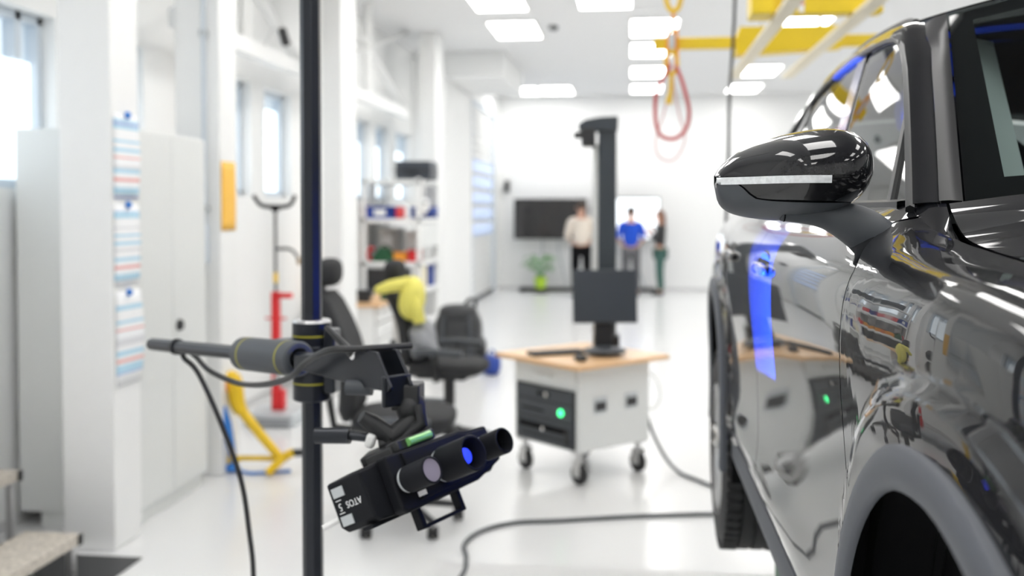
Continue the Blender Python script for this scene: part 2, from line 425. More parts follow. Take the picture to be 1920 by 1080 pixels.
PANELS = [('front_fender', -.62, .44), ('front_door', .4445, 1.478), ('rear_door', 1.483, 2.262), ('rear_quarter_panel', 2.267, 3.42)]
PN = {}
for nm, a, b in PANELS:
    mb = MB().grid(rim_in(side_cols(a, b)))
    far = mirror(mb)
    PN[nm] = cb(mb, nm, 'paint', ang=60)
    cb(far, nm, 'paint', ang=60)
ib = MB().grid(side_cols(-.6, 3.4, .035)); fb = mirror(ib); ib.add(fb.v, fb.f)
cb(ib, 'inner_body', 'matteblack', ang=60)
# arch and sill cladding
def arch_ring(cs, ch, inner, side=0):
    mb = MB(); rows = []
    for k in range(49):
        a = math.radians(-18 + 216 * k / 48); ca, sa = math.cos(a), math.sin(a)
        o = (cs + (RO + .004) * ca, ch + (RO + .004) * sa); i = inner(a)
        row = []; tb = interp(cs + RO * ca, ST, [k[5][0] for k in KN]) - .020
        for q, t in ((0, .014), (.0, .0), (.12, -.005), (.5, -.008), (.9, -.007), (1.0, -.002)):
            row.append((SX + t + tb, SY + o[0] + (i[0] - o[0]) * q, SZ + o[1] + (i[1] - o[1]) * q))
        row.append((SX + .003 + tb, SY + i[0], SZ + i[1]))
        rows.append(row)
    mb.grid(rows)
    return mirror(mb) if side else mb
def in_front(a): return (.0 + .392 * math.cos(a), .372 + .392 * math.sin(a))
def in_rear(a): return (2.60 + .388 * math.cos(a), .372 + .388 * math.sin(a))
for sd_ in (0, 1):
    cb(arch_ring(.004, .372, in_front if sd_ == 0 else in_front, sd_), 'wheel_arch_trim', 'cladding', ang=50)
    cb(arch_ring(2.60, .372, in_rear, sd_), 'wheel_arch_trim', 'cladding', ang=50)
    sill = MB().grid([[(SX + t, SY + s, SZ + h) for t, h in ((.06, .34), (.036, .338), (.028, .325), (.030, .285), (.045, .268), (.12, .262))] for s in np.linspace(.425, 2.185, 12)])
    cb(mirror(sill) if sd_ else sill, 'sill_trim', 'cladding')
# floor pan, wheel wells, axle parts
pan = MB().bb(SX + .10, SX + CW - .10, SY + .46, SY + 2.14, SZ + .255, SZ + .30); pan.bb(SX + .5, SX + CW - .5, SY - .55, SY + 3.3, SZ + .26, SZ + .32)
cb(pan, 'floor_pan', 'matteblack')
for cs in (.004, 2.60):
    for s_ in (0, 1):
        lin = MB(); rows = []
        for k in range(33):
            a = math.radians(-25 + 230 * k / 32)
            p = (SY + cs + .46 * math.cos(a), SZ + .40 + .47 * math.sin(a))
            rows.append([(SX + .03, *p), (SX + .30, *p), (SX + .46, *p), (SX + .50, SY + cs + .40 * math.cos(a), SZ + .40 + .41 * math.sin(a)), (SX + .50, SY + cs, SZ + .40)])
        lin.grid(rows)
        for k in range(5): lin.tube([(SX + .14, SY + cs + .455 * math.cos(a), SZ + .40 + .465 * math.sin(a)) for a in np.linspace(.2 + k * .5, .5 + k * .5, 6)], .008, 5)
        L = cb(mirror(lin) if s_ else lin, 'wheel_well_liner', 'matteblack', ang=60)
hub = MB().cyl((SX + .20, SY, SZ + .27), (SX + .222, SY, SZ + .27), .155, n=36).cyl((SX + .12, SY, SZ + .27), (SX + .24, SY, SZ + .27), .07, n=24)
D_ = cb(hub, 'brake_disc', 'alu')
cbs(MB().box((SX + .21, SY + .13, SZ + .32), (.10, .09, .17)), 'brake_caliper', 'darkgrey', D_, bevel=.012)
strut = MB().tube([(SX + .27, SY + .04, SZ + .30), (SX + .30, SY + .04, SZ + .62)], .032, 14).tube([(SX + .30, SY + .04, SZ + .62), (SX + .33, SY + .04, SZ + .86)], .018, 12)
strut.tube([(SX + .31 + .07 * math.cos(q) + .015 * q / 30, SY + .04 + .07 * math.sin(q), SZ + .56 + .26 * q / 31.4) for q in np.linspace(0, 31.4, 110)], .008, 6)
cb(strut, 'suspension_strut', 'black')
cb(MB().tube([(SX + .20, SY - .22, SZ + .25), (SX + .20, SY - .08, SZ + .6), (SX + .2, SY - .05, SZ + .74)], [.022, .03, .03], 10), 'brake_hose_bracket', 'black')
# rear wheels hang on the drooping axle
def wheel(side):
    cx, cy, cz, R = SX + .018, SY + 2.60, SZ + .215, .338
    t = MB(); wd = .225
    pr = [(.225, .0), (.26, -.004), (.30, .0), (.325, .012), (.335, .03)]
    for g in (.055, .10, .145): pr += [(R, g - .012), (R, g - .006), (R - .009, g - .005), (R - .009, g + .005), (R, g + .006)]
    pr += [(R, .185), (.335, .197), (.325, .213), (.30, wd), (.225, wd)]
    t.lathe(pr, (cx, cy, cz), 'X', 56)
    for k in range(56):                           # shoulder blocks
        a = 2 * PI * k / 56
        Rm = Matrix.Rotation(a, 3, 'X')
        t.box(Vector((cx + .03, cy, cz)) + Rm @ Vector((0, 0, R - .002)), (.05, .024, .010), Rm)
        t.box(Vector((cx + .195, cy, cz)) + Rm @ Vector((0, 0, R - .002)), (.05, .024, .010), Rm)
    r = MB(); r.lathe([(.228, .0), (.236, .008), (.222, .02), (.212, .06), (.20, .20), (.228, .22)], (cx, cy, cz), 'X', 48)
    r.lathe([(0, .012), (.035, .012), (.055, .025), (.06, .06)], (cx, cy, cz), 'X', 24)
    for k in range(5):
        for dd in (-.13, .13):
            a = 2 * PI * k / 5 + dd
            r.tube([(cx + .028, cy + .045 * math.cos(a - dd * .5), cz + .045 * math.sin(a - dd * .5)), (cx + .022, cy + .14 * math.cos(a), cz + .14 * math.sin(a)), (cx + .012, cy + .222 * math.cos(a), cz + .222 * math.sin(a))], [.022, .016, .014], 8, flat=1)
    d = MB().cyl((cx + .09, cy, cz), (cx + .11, cy, cz), .14, n=32)
    ms = [mirror(q) if side else q for q in (t, r, d)]
    T_ = cb(ms[0], 'wheel', 'rubber', ang=30)
    cbs(ms[1], 'rim', 'alu', T_); cbs(ms[2], 'brake_disc', 'darkgrey', T_)
wheel(0); wheel(1)
cb(MB().cyl((SX + .2, SY + 2.6, SZ + .22), (SX + CW - .2, SY + 2.6, SZ + .22), .04), 'rear_axle', 'black')

# greenhouse
ZB = 1.685
def ztop(Y): return interp(Y, [1.60, 1.78, 2.0, 2.10, 2.17, 2.26, 2.42, 2.6, 3.0, 3.37, 3.7, 3.95, 4.15], [1.685, 1.805, 1.945, 1.998, 2.026, 2.044, 2.058, 2.068, 2.068, 2.046, 1.993, 1.925, 1.80])
def GX(Y, z): return .42 + (z - ZB) * interp(Y, [1.6, 2.2, 2.6, 3.37, 3.8, 4.2], [.365, .365, .40, .475, .58, .70])
def G(Y, z, o=0): return (GX(Y, z) + o, Y, z)
def both(f, name, m, **k):
    a = f(); cb(mirror(a), name, m, **k); return cb(a, name, m, **k)
def base_gl():
    return MB().grid([[G(Y, ZB - .03 + (max(ztop(Y), ZB + .004) + .015 - ZB + .03) * v, .010) for v in np.linspace(0, 1, 10)] for Y in list(np.linspace(1.60, 2.5, 24)) + list(np.linspace(2.6, 4.15, 20))])
def opening(b0, b1, t0, t1, inset=.016):
    rows = []
    for u in np.linspace(0, 1, 26):
        yb = b0 + (b1 - b0) * u; yt = t0 + (t1 - t0) * u; zt = ztop(yt) - inset
        rows.append([G(yb + (yt - yb) * v, (ZB + .004) + (zt - ZB - .004) * v, .004) for v in np.linspace(0, 1, 12)])
    return MB().grid(rows)
def strip(pa, pb, w, o=-.002, n=10):              # a narrow band on the glass plane from a to b (Y, z)
    rows = []
    for v in np.linspace(0, 1, n):
        Y = pa[0] + (pb[0] - pa[0]) * v; z = pa[1] + (pb[1] - pa[1]) * v
        rows.append([G(Y - w / 2, z, o + .012), G(Y - w / 2, z, o), G(Y + w / 2, z, o), G(Y + w / 2, z, o + .012)])
    return MB().grid(rows)
W1 = both(lambda: opening(1.645, 2.30, 1.665, 2.60), 'front_door_window', 'carglass')
both(lambda: opening(2.40, 3.22, 2.70, 3.40), 'rear_door_window', 'carglass')
both(lambda: opening(3.30, 3.86, 3.48, 3.84), 'quarter_window', 'carglass')
both(lambda: strip((1.745, ZB), (1.875, ztop(1.875) - .012), .022), 'window_divider', 'black')
both(lambda: strip((2.345, ZB), (2.645, ztop(2.645) - .006), .115, .0), 'b_pillar_cover', 'blackgloss')
both(lambda: strip((3.26, ZB), (3.44, ztop(3.44) - .006), .085, .0), 'c_pillar_cover', 'blackgloss')
KY = [1.60, 1.7, 1.8, 1.9, 2.0, 2.06, 2.12, 2.17, 2.22, 2.30, 2.42, 2.6, 2.8, 3.0, 3.2, 3.4, 3.6, 3.8, 3.95, 4.08, 4.15]
def C1(Y, o=0.0): return Vector(G(Y, max(ztop(Y), ZB), o))
OX = [1.60, 1.8, 2.0, 2.12, 2.20, 2.32, 2.5, 2.8, 3.09, 3.47, 3.82, 4.15]
def C2(Y):
    return Vector((interp(Y, OX, [.462, .512, .560, .592, .612, .622, .622, .626, .630, .642, .648, .655]), Y + (.014 if Y < 2.1 else .05),
                   interp(Y, OX, [1.690, 1.825, 1.955, 2.028, 2.068, 2.094, 2.108, 2.117, 2.117, 2.095, 2.060, 1.975])))
def pillar_frame():
    rows = []
    for Y in KY:
        a, b = C1(Y, -.010), C2(Y); mid = (a + b) / 2
        n = Vector((-.80, -.52, .32)) if Y < 2.15 else Vector((-.75, -.1, .65)); n.normalize()
        q = .004 if Y < 2.15 else .008
        rows.append([a + Vector((.016, 0, -.004)), a + Vector((0, 0, -.002)), a * .75 + b * .25 + n * q * .8, mid + n * q, a * .25 + b * .75 + n * q * .8, b])
    return MB().grid(rows)
both(pillar_frame, 'side_frame', 'paint', ang=60)
both(lambda: MB().tube([C1(Y, -.004) + Vector((0, 0, -.006)) for Y in KY], .0075, 6), 'window_seal', 'black')
WS0, WS1 = Vector((.502, 1.635, 1.690)), Vector((.655, 2.255, 2.088))
def a_trim():
    rows = []
    for k in range(9):
        u = k / 8; Y = 1.60 + .60 * u; a = C2(Y); b = WS0.lerp(WS1, u)
        rows.append([a + Vector((.004, .003, -.004)), a + Vector((0, 0, .002)), (a + b) / 2 + Vector((-.003, -.006, .003)), b + Vector((0, -.004, .002)), b + Vector((.003, .006, -.008))])
    return MB().grid(rows)
both(a_trim, 'pillar_trim', 'trimgrey', ang=70)
both(lambda: MB().grid([[(G(Y, ZB)[0] + d, Y, z) for d, z in ((-.004, ZB - .012), (-.012, ZB - .008), (-.012, ZB + .006), (.004, ZB + .010))] for Y in np.linspace(1.645, 3.95, 20)]), 'belt_molding', 'black')
def across(L, bulgeY, bulgeZ, n=24):
    """row of points from L to its mirror image, bowed forward/upward in the middle"""
    xm = 2 * (SX + CW / 2) - L[0]; out = []
    for k in range(n + 1):
        u = k / n; q = 1 - abs(2 * u - 1) ** 2.3
        out.append((L[0] + (xm - L[0]) * u, L[1] + bulgeY * q, L[2] + bulgeZ * q))
    return out
roof = MB().grid([across(WS1 + Vector((0, .004, .006)), -.17, .05)] + [across(Vector((C2(Y).x + .002, C2(Y).y, C2(Y).z + .002)), -.16 * (1 - (Y - 2.3) / 1.9), .06) for Y in (2.30, 2.42, 2.6, 2.8, 3.0, 3.2, 3.4, 3.6, 3.8, 4.0, 4.15)])
cb(roof, 'roof', 'paint', ang=60)
both(lambda: MB().tube(spline([(C2(Y).x + .03, Y + .05, C2(Y).z + dz) for Y, dz in ((2.42, .004), (2.55, .016), (3.0, .02), (3.5, .018), (3.9, .012), (4.05, .004))], 5), .011, 8), 'roof_rail', 'black')
wsg = lambda o, u0, u1, v0, v1, nu=22: [[(lambda L: (lambda xm: (L.x + .006 + (xm - L.x - .012) * u, L.y + (-.30 + .13 * v) * (1 - abs(2 * u - 1) ** 2.3) + o * .8, L.z + (.02 + .03 * v) * (1 - abs(2 * u - 1) ** 2.3) - o))(2 * (SX + CW / 2) - L.x))(WS0.lerp(WS1, v)) for u in np.linspace(u0, u1, nu)] for v in np.linspace(v0, v1, 14)]
cb(MB().grid(wsg(0, 0, 1, 0, 1)), 'windscreen', 'windshield', ang=60)
fr = MB().grid(wsg(.004, 0, .035, 0, 1, 3)).grid(wsg(.004, .965, 1, 0, 1, 3)).grid(wsg(.004, 0, 1, 0, .10)).grid(wsg(.004, 0, 1, .93, 1))
cb(fr, 'windscreen_border', 'matteblack', ang=60)
# pale inner pillar lining seen through the windscreen
both(lambda: MB().grid([[WS0.lerp(WS1, v) + Vector((.05 + .02 * (1 - v) + du, .05 + du * .9, -.03)) for du in (0, .03, .06, .085)] for v in np.linspace(.06, .97, 12)]), 'inner_pillar_lining', 'cushion')
# bonnet
BE = [(.470, 1.605, 1.688), (.462, 1.56, 1.672), (.461, 1.50, 1.641), (.461, 1.40, 1.627), (.463, 1.24, 1.616), (.468, 1.05, 1.603), (.477, .85, 1.586), (.492, .68, 1.561), (.53, .55, 1.525), (.62, .44, 1.47)]
BS = spline(BE, 5)
rows = []
for i, p in enumerate(BS):
    v = i / (len(BS) - 1); r = across(p + Vector((.004, 0, 0)), -.30 + .14 * v, .055)
    xm = 2 * (SX + CW / 2) - p.x
    rows.append([(p.x + .020, p.y, p.z - .016), (p.x + .0045, p.y, p.z - .005)] + r + [(xm - .0045, p.y, p.z - .005), (xm - .020, p.y, p.z - .016)])
cb(MB().grid(rows), 'bonnet', 'paint', ang=50)
# fender shoulder filling up to the pillar foot and bonnet gap
def fill():
    rows = []
    for s in np.linspace(-.4, .60, 22):
        P0 = profile(s)[0]; a = Vector((SX + P0[0], SY + s, SZ + P0[1])); Yb = SY + s
        bx = interp(Yb, [.44, .55, .68, .85, 1.05, 1.24, 1.4, 1.5, 1.56, 1.62], [.612, .524, .480, .466, .458, .454, .453, .455, .462, .474])
        bz = interp(Yb, [.44, .55, .68, .85, 1.05, 1.24, 1.4, 1.5, 1.56, 1.62], [1.465, 1.52, 1.553, 1.578, 1.597, 1.611, 1.622, 1.637, 1.667, 1.688])
        b = Vector((max(bx, a.x + .003), Yb, bz)); m = (a + b) / 2 + Vector((-.002, 0, .003))
        rows.append([a + Vector((-.0015, 0, -.001)), m, b, b + Vector((.004, 0, -.03))])
    return MB().grid(rows)
both(fill, 'fender_top', 'paint', ang=60)
cow = MB().grid([across(Vector((.48, 1.605, 1.672)), -.29, .04), across(Vector((.52, 1.72, 1.682)), -.29, .02)])
cb(cow, 'cowl_panel', 'black')
wp = lambda x0, x1: MB().tube(spline([(x0, 1.50, 1.715), (x0 + .02, 1.475, 1.726), (x0 + .25, 1.43, 1.735), (x1, 1.385, 1.748)], 6), .008, 6).tube([(x0 + .0, 1.46, 1.728), (x1 + .1, 1.36, 1.75)], .006, 6)
cb(wp(.60, 1.05), 'wiper', 'black'); cb(wp(1.15, 1.6), 'wiper', 'black')
# nose and tail
nose = MB().grid([across(Vector((SX + t, SY - .62, SZ + h)), -.24, .02) for t, h in profile(-.62, 24)])
F_ = cb(nose, 'front_bumper', 'paint', ang=60)
q0 = profile(-.62, 24)[0]
cbs(MB().grid([across(BS[-1] + Vector((.004, -.004, -.004)), -.16, .055), across(BS[-1] * .5 + Vector((SX + q0[0], SY - .62, SZ + q0[1])) * .5 + Vector((0, -.01, .012)), -.20, .04), across(Vector((SX + q0[0], SY - .62, SZ + q0[1])), -.24, .02)]), 'nose_panel', 'paint', F_, ang=60)
gb = MB()
for k in range(5): gb.tube(across(Vector((.86, .22 + .004 * k, 1.28 - .05 * k)), -.05, 0, 14), .012, 6)
cbs(gb, 'grille', 'blackgloss', F_)
for sx in (0, 1):
    hl = MB().ell((.62, .30, 1.36), (.13, .06, .05), 16, 8, p=.7)
    cbs(mirror(hl) if sx else hl, 'headlamp', 'clear', F_)
tail = MB().grid([across(Vector((SX + t, SY + 3.42, SZ + h)), .10, .02) for t, h in profile(3.42, 24)])
cb(tail, 'tailgate', 'paint', ang=60)
rg = MB().grid([across(Vector((.657, 4.20, 1.977)), .04, .05), across(Vector((.665, 4.33, 1.85)), .06, .03), across(Vector((.67, 4.44, 1.685)), .08, .02)])
cb(rg, 'rear_window', 'carglass')
both(lambda: MB().grid([[G(4.08, ZB + (ztop(4.08) - ZB) * v, -.004) for v in np.linspace(0, 1, 6)], [(.60 + .05 * v, 4.25 - .02 * v, ZB + .27 * v) for v in np.linspace(0, 1, 6)], [(.67 - .013 * v, 4.44 - .24 * v, ZB + .29 * v) for v in np.linspace(0, 1, 6)]]), 'd_pillar', 'paint')
# interior
dash = MB().grid([across(Vector((.50, yy, zz)), -.22, .03) for yy, zz in ((1.72, 1.655), (1.9, 1.665), (2.02, 1.64), (2.04, 1.50), (2.0, 1.30))])
cb(dash, 'dashboard', 'matteblack')
cb(MB().bb(.42, 1.96, 1.9, 4.3, 1.0, 1.06), 'cabin_floor', 'matteblack')
cb(MB().grid([across(Vector((.66, Y, C2(Y).z - .03)), -.1, .04) for Y in (2.3, 2.8, 3.4, 4.0)]), 'headliner', 'matteblack')
for x in (.80, 1.58):
    sb = MB().ell((x, 2.62, 1.52), (.24, .09, .36), 16, 12, Matrix.Rotation(-.25, 3, 'X'), .6).ell((x, 2.42, 1.2), (.24, .26, .09), 16, 10, p=.6)
    S_ = cb(sb, 'car_seat', 'matteblack'); cbs(MB().ell((x, 2.74, 1.93), (.13, .05, .085), 14, 8, p=.7), 'headrest', 'black', S_)
cb(MB().ell((1.19, 3.55, 1.42), (.62, .1, .38), 18, 12, Matrix.Rotation(-.3, 3, 'X'), .6), 'rear_bench', 'matteblack')
sw = MB().tube([(1.56 + .18 * math.cos(a), 2.06 + .06 * math.sin(a), 1.60 + .17 * math.sin(a)) for a in np.linspace(0, 2 * PI, 28)[:-1]], .016, 8, closed=True).cyl((1.56, 2.0, 1.58), (1.56, 2.08, 1.60), .06)
cb(sw, 'steering_wheel', 'black')
# door handles
for nm, yc, par in (('front_door', 2.33, 1), ('rear_door', 3.02, 1)):
    hm = MB().ell((.284, yc, 1.545), (.013, .105, .016), 24, 14, p=.7)
    cbs(hm, 'door_handle', 'paint', PN[nm], ang=60)
    cbs(MB().ell((.2955, yc, 1.568), (.004, .075, .016), 20, 10), 'recess_shade', 'black', PN[nm])  # black disc stands in for the shade inside the handle recess

# door mirror
TOPX = [.128, .138, .156, .177, .217, .257, .293, .325, .343, .3535, .359]
TOPZ = [1.731, 1.746, 1.763, 1.774, 1.790, 1.799, 1.8025, 1.798, 1.786, 1.764, 1.734]
BOTX = [.128, .133, .143, .162, .195, .226, .287, .334, .349, .359]
BOTZ = [1.718, 1.693, 1.679, 1.670, 1.664, 1.662, 1.669, 1.690, 1.708, 1.729]
def mz(x): return interp(x, TOPX, TOPZ), interp(x, BOTX, BOTZ)
def msurf(x, z, o=0):
    zt, zb = mz(x); q = min(1, max(0, (z - zb) / max(1e-4, zt - zb)))
    edge = (1 - abs(2 * q - 1) ** 2.5) ** .5
    D = .135 * (sm(0, 1, min(1, (x - .122) / .13)) * .75 + .25) * math.sqrt(max(0, 1 - max(0, (x - .285) / .0741) ** 3.4))
    return Vector((x, 1.625 - (D + o) * edge, z))
MX = [.128 + .231 * (.5 - .5 * math.cos(PI * k / 34)) for k in range(35)]
def mband(f0, f1, o=0, n=14, xs=MX, back=True):
    rows = []
    for x in xs:
        zt, zb = mz(x); a = min(zt, max(zb, f0(x))); b = min(zt, max(zb, f1(x)))
        r = [msurf(x, a + (b - a) * (.5 - .5 * math.cos(PI * k / n)), o) for k in range(n + 1)]
        rows.append(r)
    return MB().grid(rows)
mh = cb(mband(lambda x: 0, lambda x: 9, -.004, 20), 'door_mirror', 'blackgloss', ang=60)
cbs(mband(lambda x: 1.7285, lambda x: 9, 0), 'mirror_cap', 'paint', mh, ang=60)
cbs(mband(lambda x: 1.7165, lambda x: 1.7275, .002, 5, [.1285 + (.281 - .1285) * k / 24 for k in range(25)]), 'turn_signal', 'clear', mh)
cbs(mband(lambda x: 0, lambda x: interp(x, [.127, .160, .170, .185, .25, .344], [1.7165, 1.7165, 1.705, 1.694, 1.689, 1.689]), 0), 'lower_shell', 'darkgrey', mh, ang=60)
bk = MB().grid([[Vector((x, 1.63, z)) for z in np.linspace(mz(x)[1], mz(x)[0], 8)] for x in MX])
cbs(bk, 'mirror_glass', 'chrome', mh)
arm = MB().tube(spline([(.223, 1.57, 1.677), (.255, 1.572, 1.675), (.288, 1.577, 1.670), (.328, 1.585, 1.657), (.355, 1.59, 1.641), (.380, 1.60, 1.622), (.42, 1.605, 1.59)], 6),
                [interp(k / 36, [0, .33, .5, .66, 1], [.0155, .0205, .031, .035, .034]) for k in range(37)], 14)
cbs(arm, 'mirror_arm', 'darkgrey', mh, ang=60)
cbs(MB().tube([(.2255, 1.57, 1.677), (.2275, 1.57, 1.677)], .0165, 14), 'arm_joint', 'matteblack', mh)
cbs(MB().tube(spline([(.353, 1.583, 1.628), (.372, 1.588, 1.612), (.392, 1.595, 1.595)], 4), [.038, .0385, .038, .0375, .037, .0365, .036, .035, .034], 14), 'mirror_foot', 'black', mh)

# green lift under the sills
lift = thing('car_lift', 'dark green car lift post standing under the raised grey car', 'car lift', (1.19, 2.9, 0))
for x0, x1 in ((.425, .80), (1.58, 1.955)):
    MB().bb(x0, x1, 2.78, 3.08, 0, .84).build('post', 'green', lift, world=True, bevel=.01)
    MB().bb(x0 + .02, x1 - .02, 2.80, 3.06, .84, .885).build('rubber_pad', 'black', lift, world=True)
MB().bb(.425, 1.955, 2.8, 3.06, 0, .10).build('base_beam', 'green', lift, world=True, bevel=.01)
MB().bb(1.0, 1.4, 1.55, 2.8, .5, .62).bb(1.0, 1.4, 1.5, 1.6, .5, .885).build('front_arm', 'green', lift, world=True, bevel=.01)
#@@PART2@@
# ================================================================ SCANNER STAND
stand = thing('scanner_stand', 'tall black stand pole with a clamped cross arm in front of the chairs', 'stand', (-.80, 2.5, 0))
def S(mb, n, m, p=stand, **k): return mb.build(n, m, p, world=(p is stand), **k)
pole = MB()
pp = [(.0245, .010), (.0245, -.010), (.010, -.0245), (-.010, -.0245), (-.0245, -.010), (-.0245, .010), (-.010, .0245), (.010, .0245)]
pole.prism(pp, lambda a, b, s: (-.80 + a, 2.5 + b, .04 if s == 0 else 3.1))
S(pole, 'pole', 'blackmetal', bevel=.002)
bs = MB().lathe([(0, .02), (.09, .02), (.09, .06), (.05, .08), (.03, .10)], (-.80, 2.5, 0))
for k in range(4):
    a = PI / 4 + k * PI / 2
    bs.tube([(-.80, 2.5, .05), (-.80 + .42 * math.cos(a), 2.5 + .42 * math.sin(a), .05)], .022, 6)
S(bs, 'base', 'blackmetal')
for k in range(4):
    a = PI / 4 + k * PI / 2
    S(MB().cyl((-.80 + .42 * math.cos(a), 2.5 + .42 * math.sin(a), 0), (-.80 + .42 * math.cos(a), 2.5 + .42 * math.sin(a), .05), .03), 'foot', 'rubber')
px_, py_ = -.80, 2.5
def col(z0, z1, r, nm='collar', m='blackmetal', yl=None):
    c = MB().lathe([(.027, z0), (r - .003, z0), (r, z0 + .003), (r, z1 - .003), (r - .003, z1), (.027, z1)], (px_, py_, 0), n=32)
    o = S(c, nm, m)
    if yl:
        rr = MB().lathe([(r + .0006, yl - .002), (r + .0006, yl + .002)], (px_, py_, 0), n=32); inv = WM[stand.name].inverted(); rr.v = [tuple(inv @ Vector(p)) for p in rr.v]
        rr.build('ring_mark', 'yline', o)
    return o
col(1.335, 1.395, .049, yl=1.362); col(1.275, 1.337, .052); col(1.198, 1.278, .048, yl=1.243)
S(MB().lathe([(.026, 1.395), (.049, 1.395), (.046, 1.401), (.026, 1.401)], (px_, py_, 0), n=32), 'collar_cap', 'alu')
S(MB().box((px_ + .055, py_ - .01, 1.30), (.03, .06, .16)), 'clamp_block', 'blackmetal', bevel=.006)
# cross arm
A0, A1 = Vector((-1.395, 2.85, 1.283)), Vector((-.545, 2.13, 1.343)); ad = (A1 - A0).normalized()
arm8 = MB().tube([A0, A1], .0185, 8); S(arm8, 'cross_arm', 'blackmetal', ang=30)
def on(l): return A0 + ad * l
sl = MB()
L0, L1 = .545, .815
def sleeve_pt(l, r, k, n=36):
    u = ad.cross(Vector((0, 0, 1))).normalized(); v = u.cross(ad); a = 2 * PI * k / n
    return on(l) + (u * math.cos(a) + v * math.sin(a)) * r
prof = [(L0, .020), (L0, .036), (L0 + .006, .042), (L1 - .05, .042), (L1 - .05, .042), (L1 - .006, .042), (L1, .037), (L1, .026), (L1 - .012, .020)]
sl.grid([[sleeve_pt(l, r, k) for l, r in prof] for k in range(37)])
slv = S(sl, 'sleeve', 'darkgrey')
for l in (L0 + .04, L1 - .045):
    rm = MB().grid([[sleeve_pt(q, .0426, k) for q in (l - .0025, l + .0025)] for k in range(37)])
    inv = WM[stand.name].inverted(); rm.v = [tuple(inv @ Vector(p)) for p in rm.v]; rm.build('ring_mark', 'yline', slv)
S(MB().tube([on(.655), on(.66)], .001, 4).box(on(.68) + Vector((.05, .09, 0)), (.05, .12, .07), Matrix.Rotation(-.74, 3, 'Z')), 'saddle_block', 'blackmetal', bevel=.006)
S(MB().lathe([(.019, -.006), (.023, -.006), (.023, .006), (.019, .006)], on(.165), 'Z', 18, ad.to_track_quat('Z', 'Y').to_matrix()), 'cable_strap', 'black')
# bracket and tilt head
side = Vector((0, 0, 1)).cross(ad).normalized()
def brk(l, z, w): return on(l) + Vector((0, 0, z)) + side * w
bp = MB(); poly = [(.84, .012), (1.02, .030), (1.09, .042), (1.165, .036), (1.215, -.035), (1.205, -.045), (1.10, -.040), (.84, -.018)]
bp.prism(poly, lambda a, b, s: brk(a, b, -.030 if s == 0 else -.022)); S(bp, 'arm_bracket', 'blackmetal', bevel=.002)
bp2 = MB(); bp2.prism(poly, lambda a, b, s: brk(a, b, .022 if s == 0 else .030)); S(bp2, 'arm_bracket', 'blackmetal', bevel=.002)
S(MB().tube([brk(1.085, .028, -.035), brk(1.055, .052, -.04), brk(1.0, .085, -.045)], [.010, .008, .006], 8), 'clamp_lever', 'black')
S(MB().cyl(brk(1.09, .028, -.04), brk(1.09, .028, .04), .011), 'pivot_bolt', 'chrome')
S(MB().box(brk(1.195, -.045, 0), (.012, .07, .066), Matrix.Rotation(-.74, 3, 'Z')), 'end_plate', 'blackmetal', bevel=.004)
S(MB().tube([(-.603, 2.12, 1.299), (-.547, 2.12, 1.299)], .0165, 16).tube([(-.547, 2.12, 1.299), (-.50, 2.12, 1.297)], .004, 8), 'tilt_knob', 'darkgrey')
S(MB().cyl((-.513, 2.12, 1.298), (-.497, 2.12, 1.298), .009), 'brass_nut', 'brass')
hd = MB().box((-.468, 2.115, 1.285), (.06, .06, .055)).ell((-.462, 2.11, 1.262), (.034, .034, .036)).tube([(-.47, 2.11, 1.27), (-.455, 2.10, 1.235), (-.50, 2.08, 1.20)], [.026, .024, .022], 12)
S(hd, 'tilt_head', 'black', bevel=.004)
hd2 = MB().tube([(-.50, 2.08, 1.205), (-.535, 2.07, 1.235), (-.555, 2.06, 1.25)], [.022, .019, .014], 12).tube([(-.52, 2.07, 1.19), (-.47, 2.08, 1.20), (-.43, 2.08, 1.235), (-.44, 2.09, 1.27)], .014, 10)
S(hd2, 'swivel_joint', 'black')
S(MB().box((-.535, 2.06, 1.20), (.020, .022, .03), Matrix.Rotation(.3, 3, 'Y')), 'white_clip', 'white', bevel=.006)
S(MB().tube([(-.655, 2.07, 1.205), (-.58, 2.065, 1.208)], .017, 14).tube([(-.58, 2.065, 1.208), (-.53, 2.065, 1.205)], .010, 10), 'pan_handle', 'blackmetal')
S(MB().box((-.495, 2.055, 1.183), (.11, .07, .02), Matrix.Rotation(-.42, 3, 'Y')), 'quick_release_plate', 'black', bevel=.004)

# ---------------------------------------------------------------- scanner head
bx_, ny_, wz_ = Vector((.509, .858, .07)).normalized(), Vector((.765, -.488, .42)).normalized(), Vector((.394, -.160, -.905)).normalized()
Ms = Matrix((bx_, ny_, wz_)).transposed().to_4x4(); Ms.translation = Vector((-.432, 2.03, 1.137))
scan = thing('optical_scanner', 'black optical measuring scanner with three lens barrels hanging tilted from the stand', 'scanner', mtx=Ms)
def pr(poly, y0, y1): return MB().prism(poly, lambda a, b, s: (a, y0 if s == 0 else y1, b))
H_ = .053
pr([(-.165, -H_ + .004), (-.10, -H_ - .002), (.19, -H_ + .006), (.205, -H_ + .02), (.205, H_ - .016), (.185, H_ - .004), (-.10, H_ + .002), (-.152, H_ - .002), (-.165, H_ - .014)], -.075, .030).build('housing', 'scanblack', scan, bevel=.005, smooth=False)
pr([(-.118, -H_ - .004), (.10, -H_ - .002), (.13, -H_ + .004), (.185, -H_ + .008), (.195, H_ - .020), (.15, H_ - .008), (.11, H_ + .002), (-.105, H_ + .006), (-.118, H_ - .004)], .028, .058).build('front_block', 'scanblack', scan, bevel=.005, smooth=False)
fp = pr([(-.078, -.052), (.09, -.050), (.115, -.042), (.17, -.040), (.176, .030), (.14, .036), (.10, .044), (-.066, .046)], .056, .064).build('front_plate', 'scanblack', scan, bevel=.002, smooth=False)
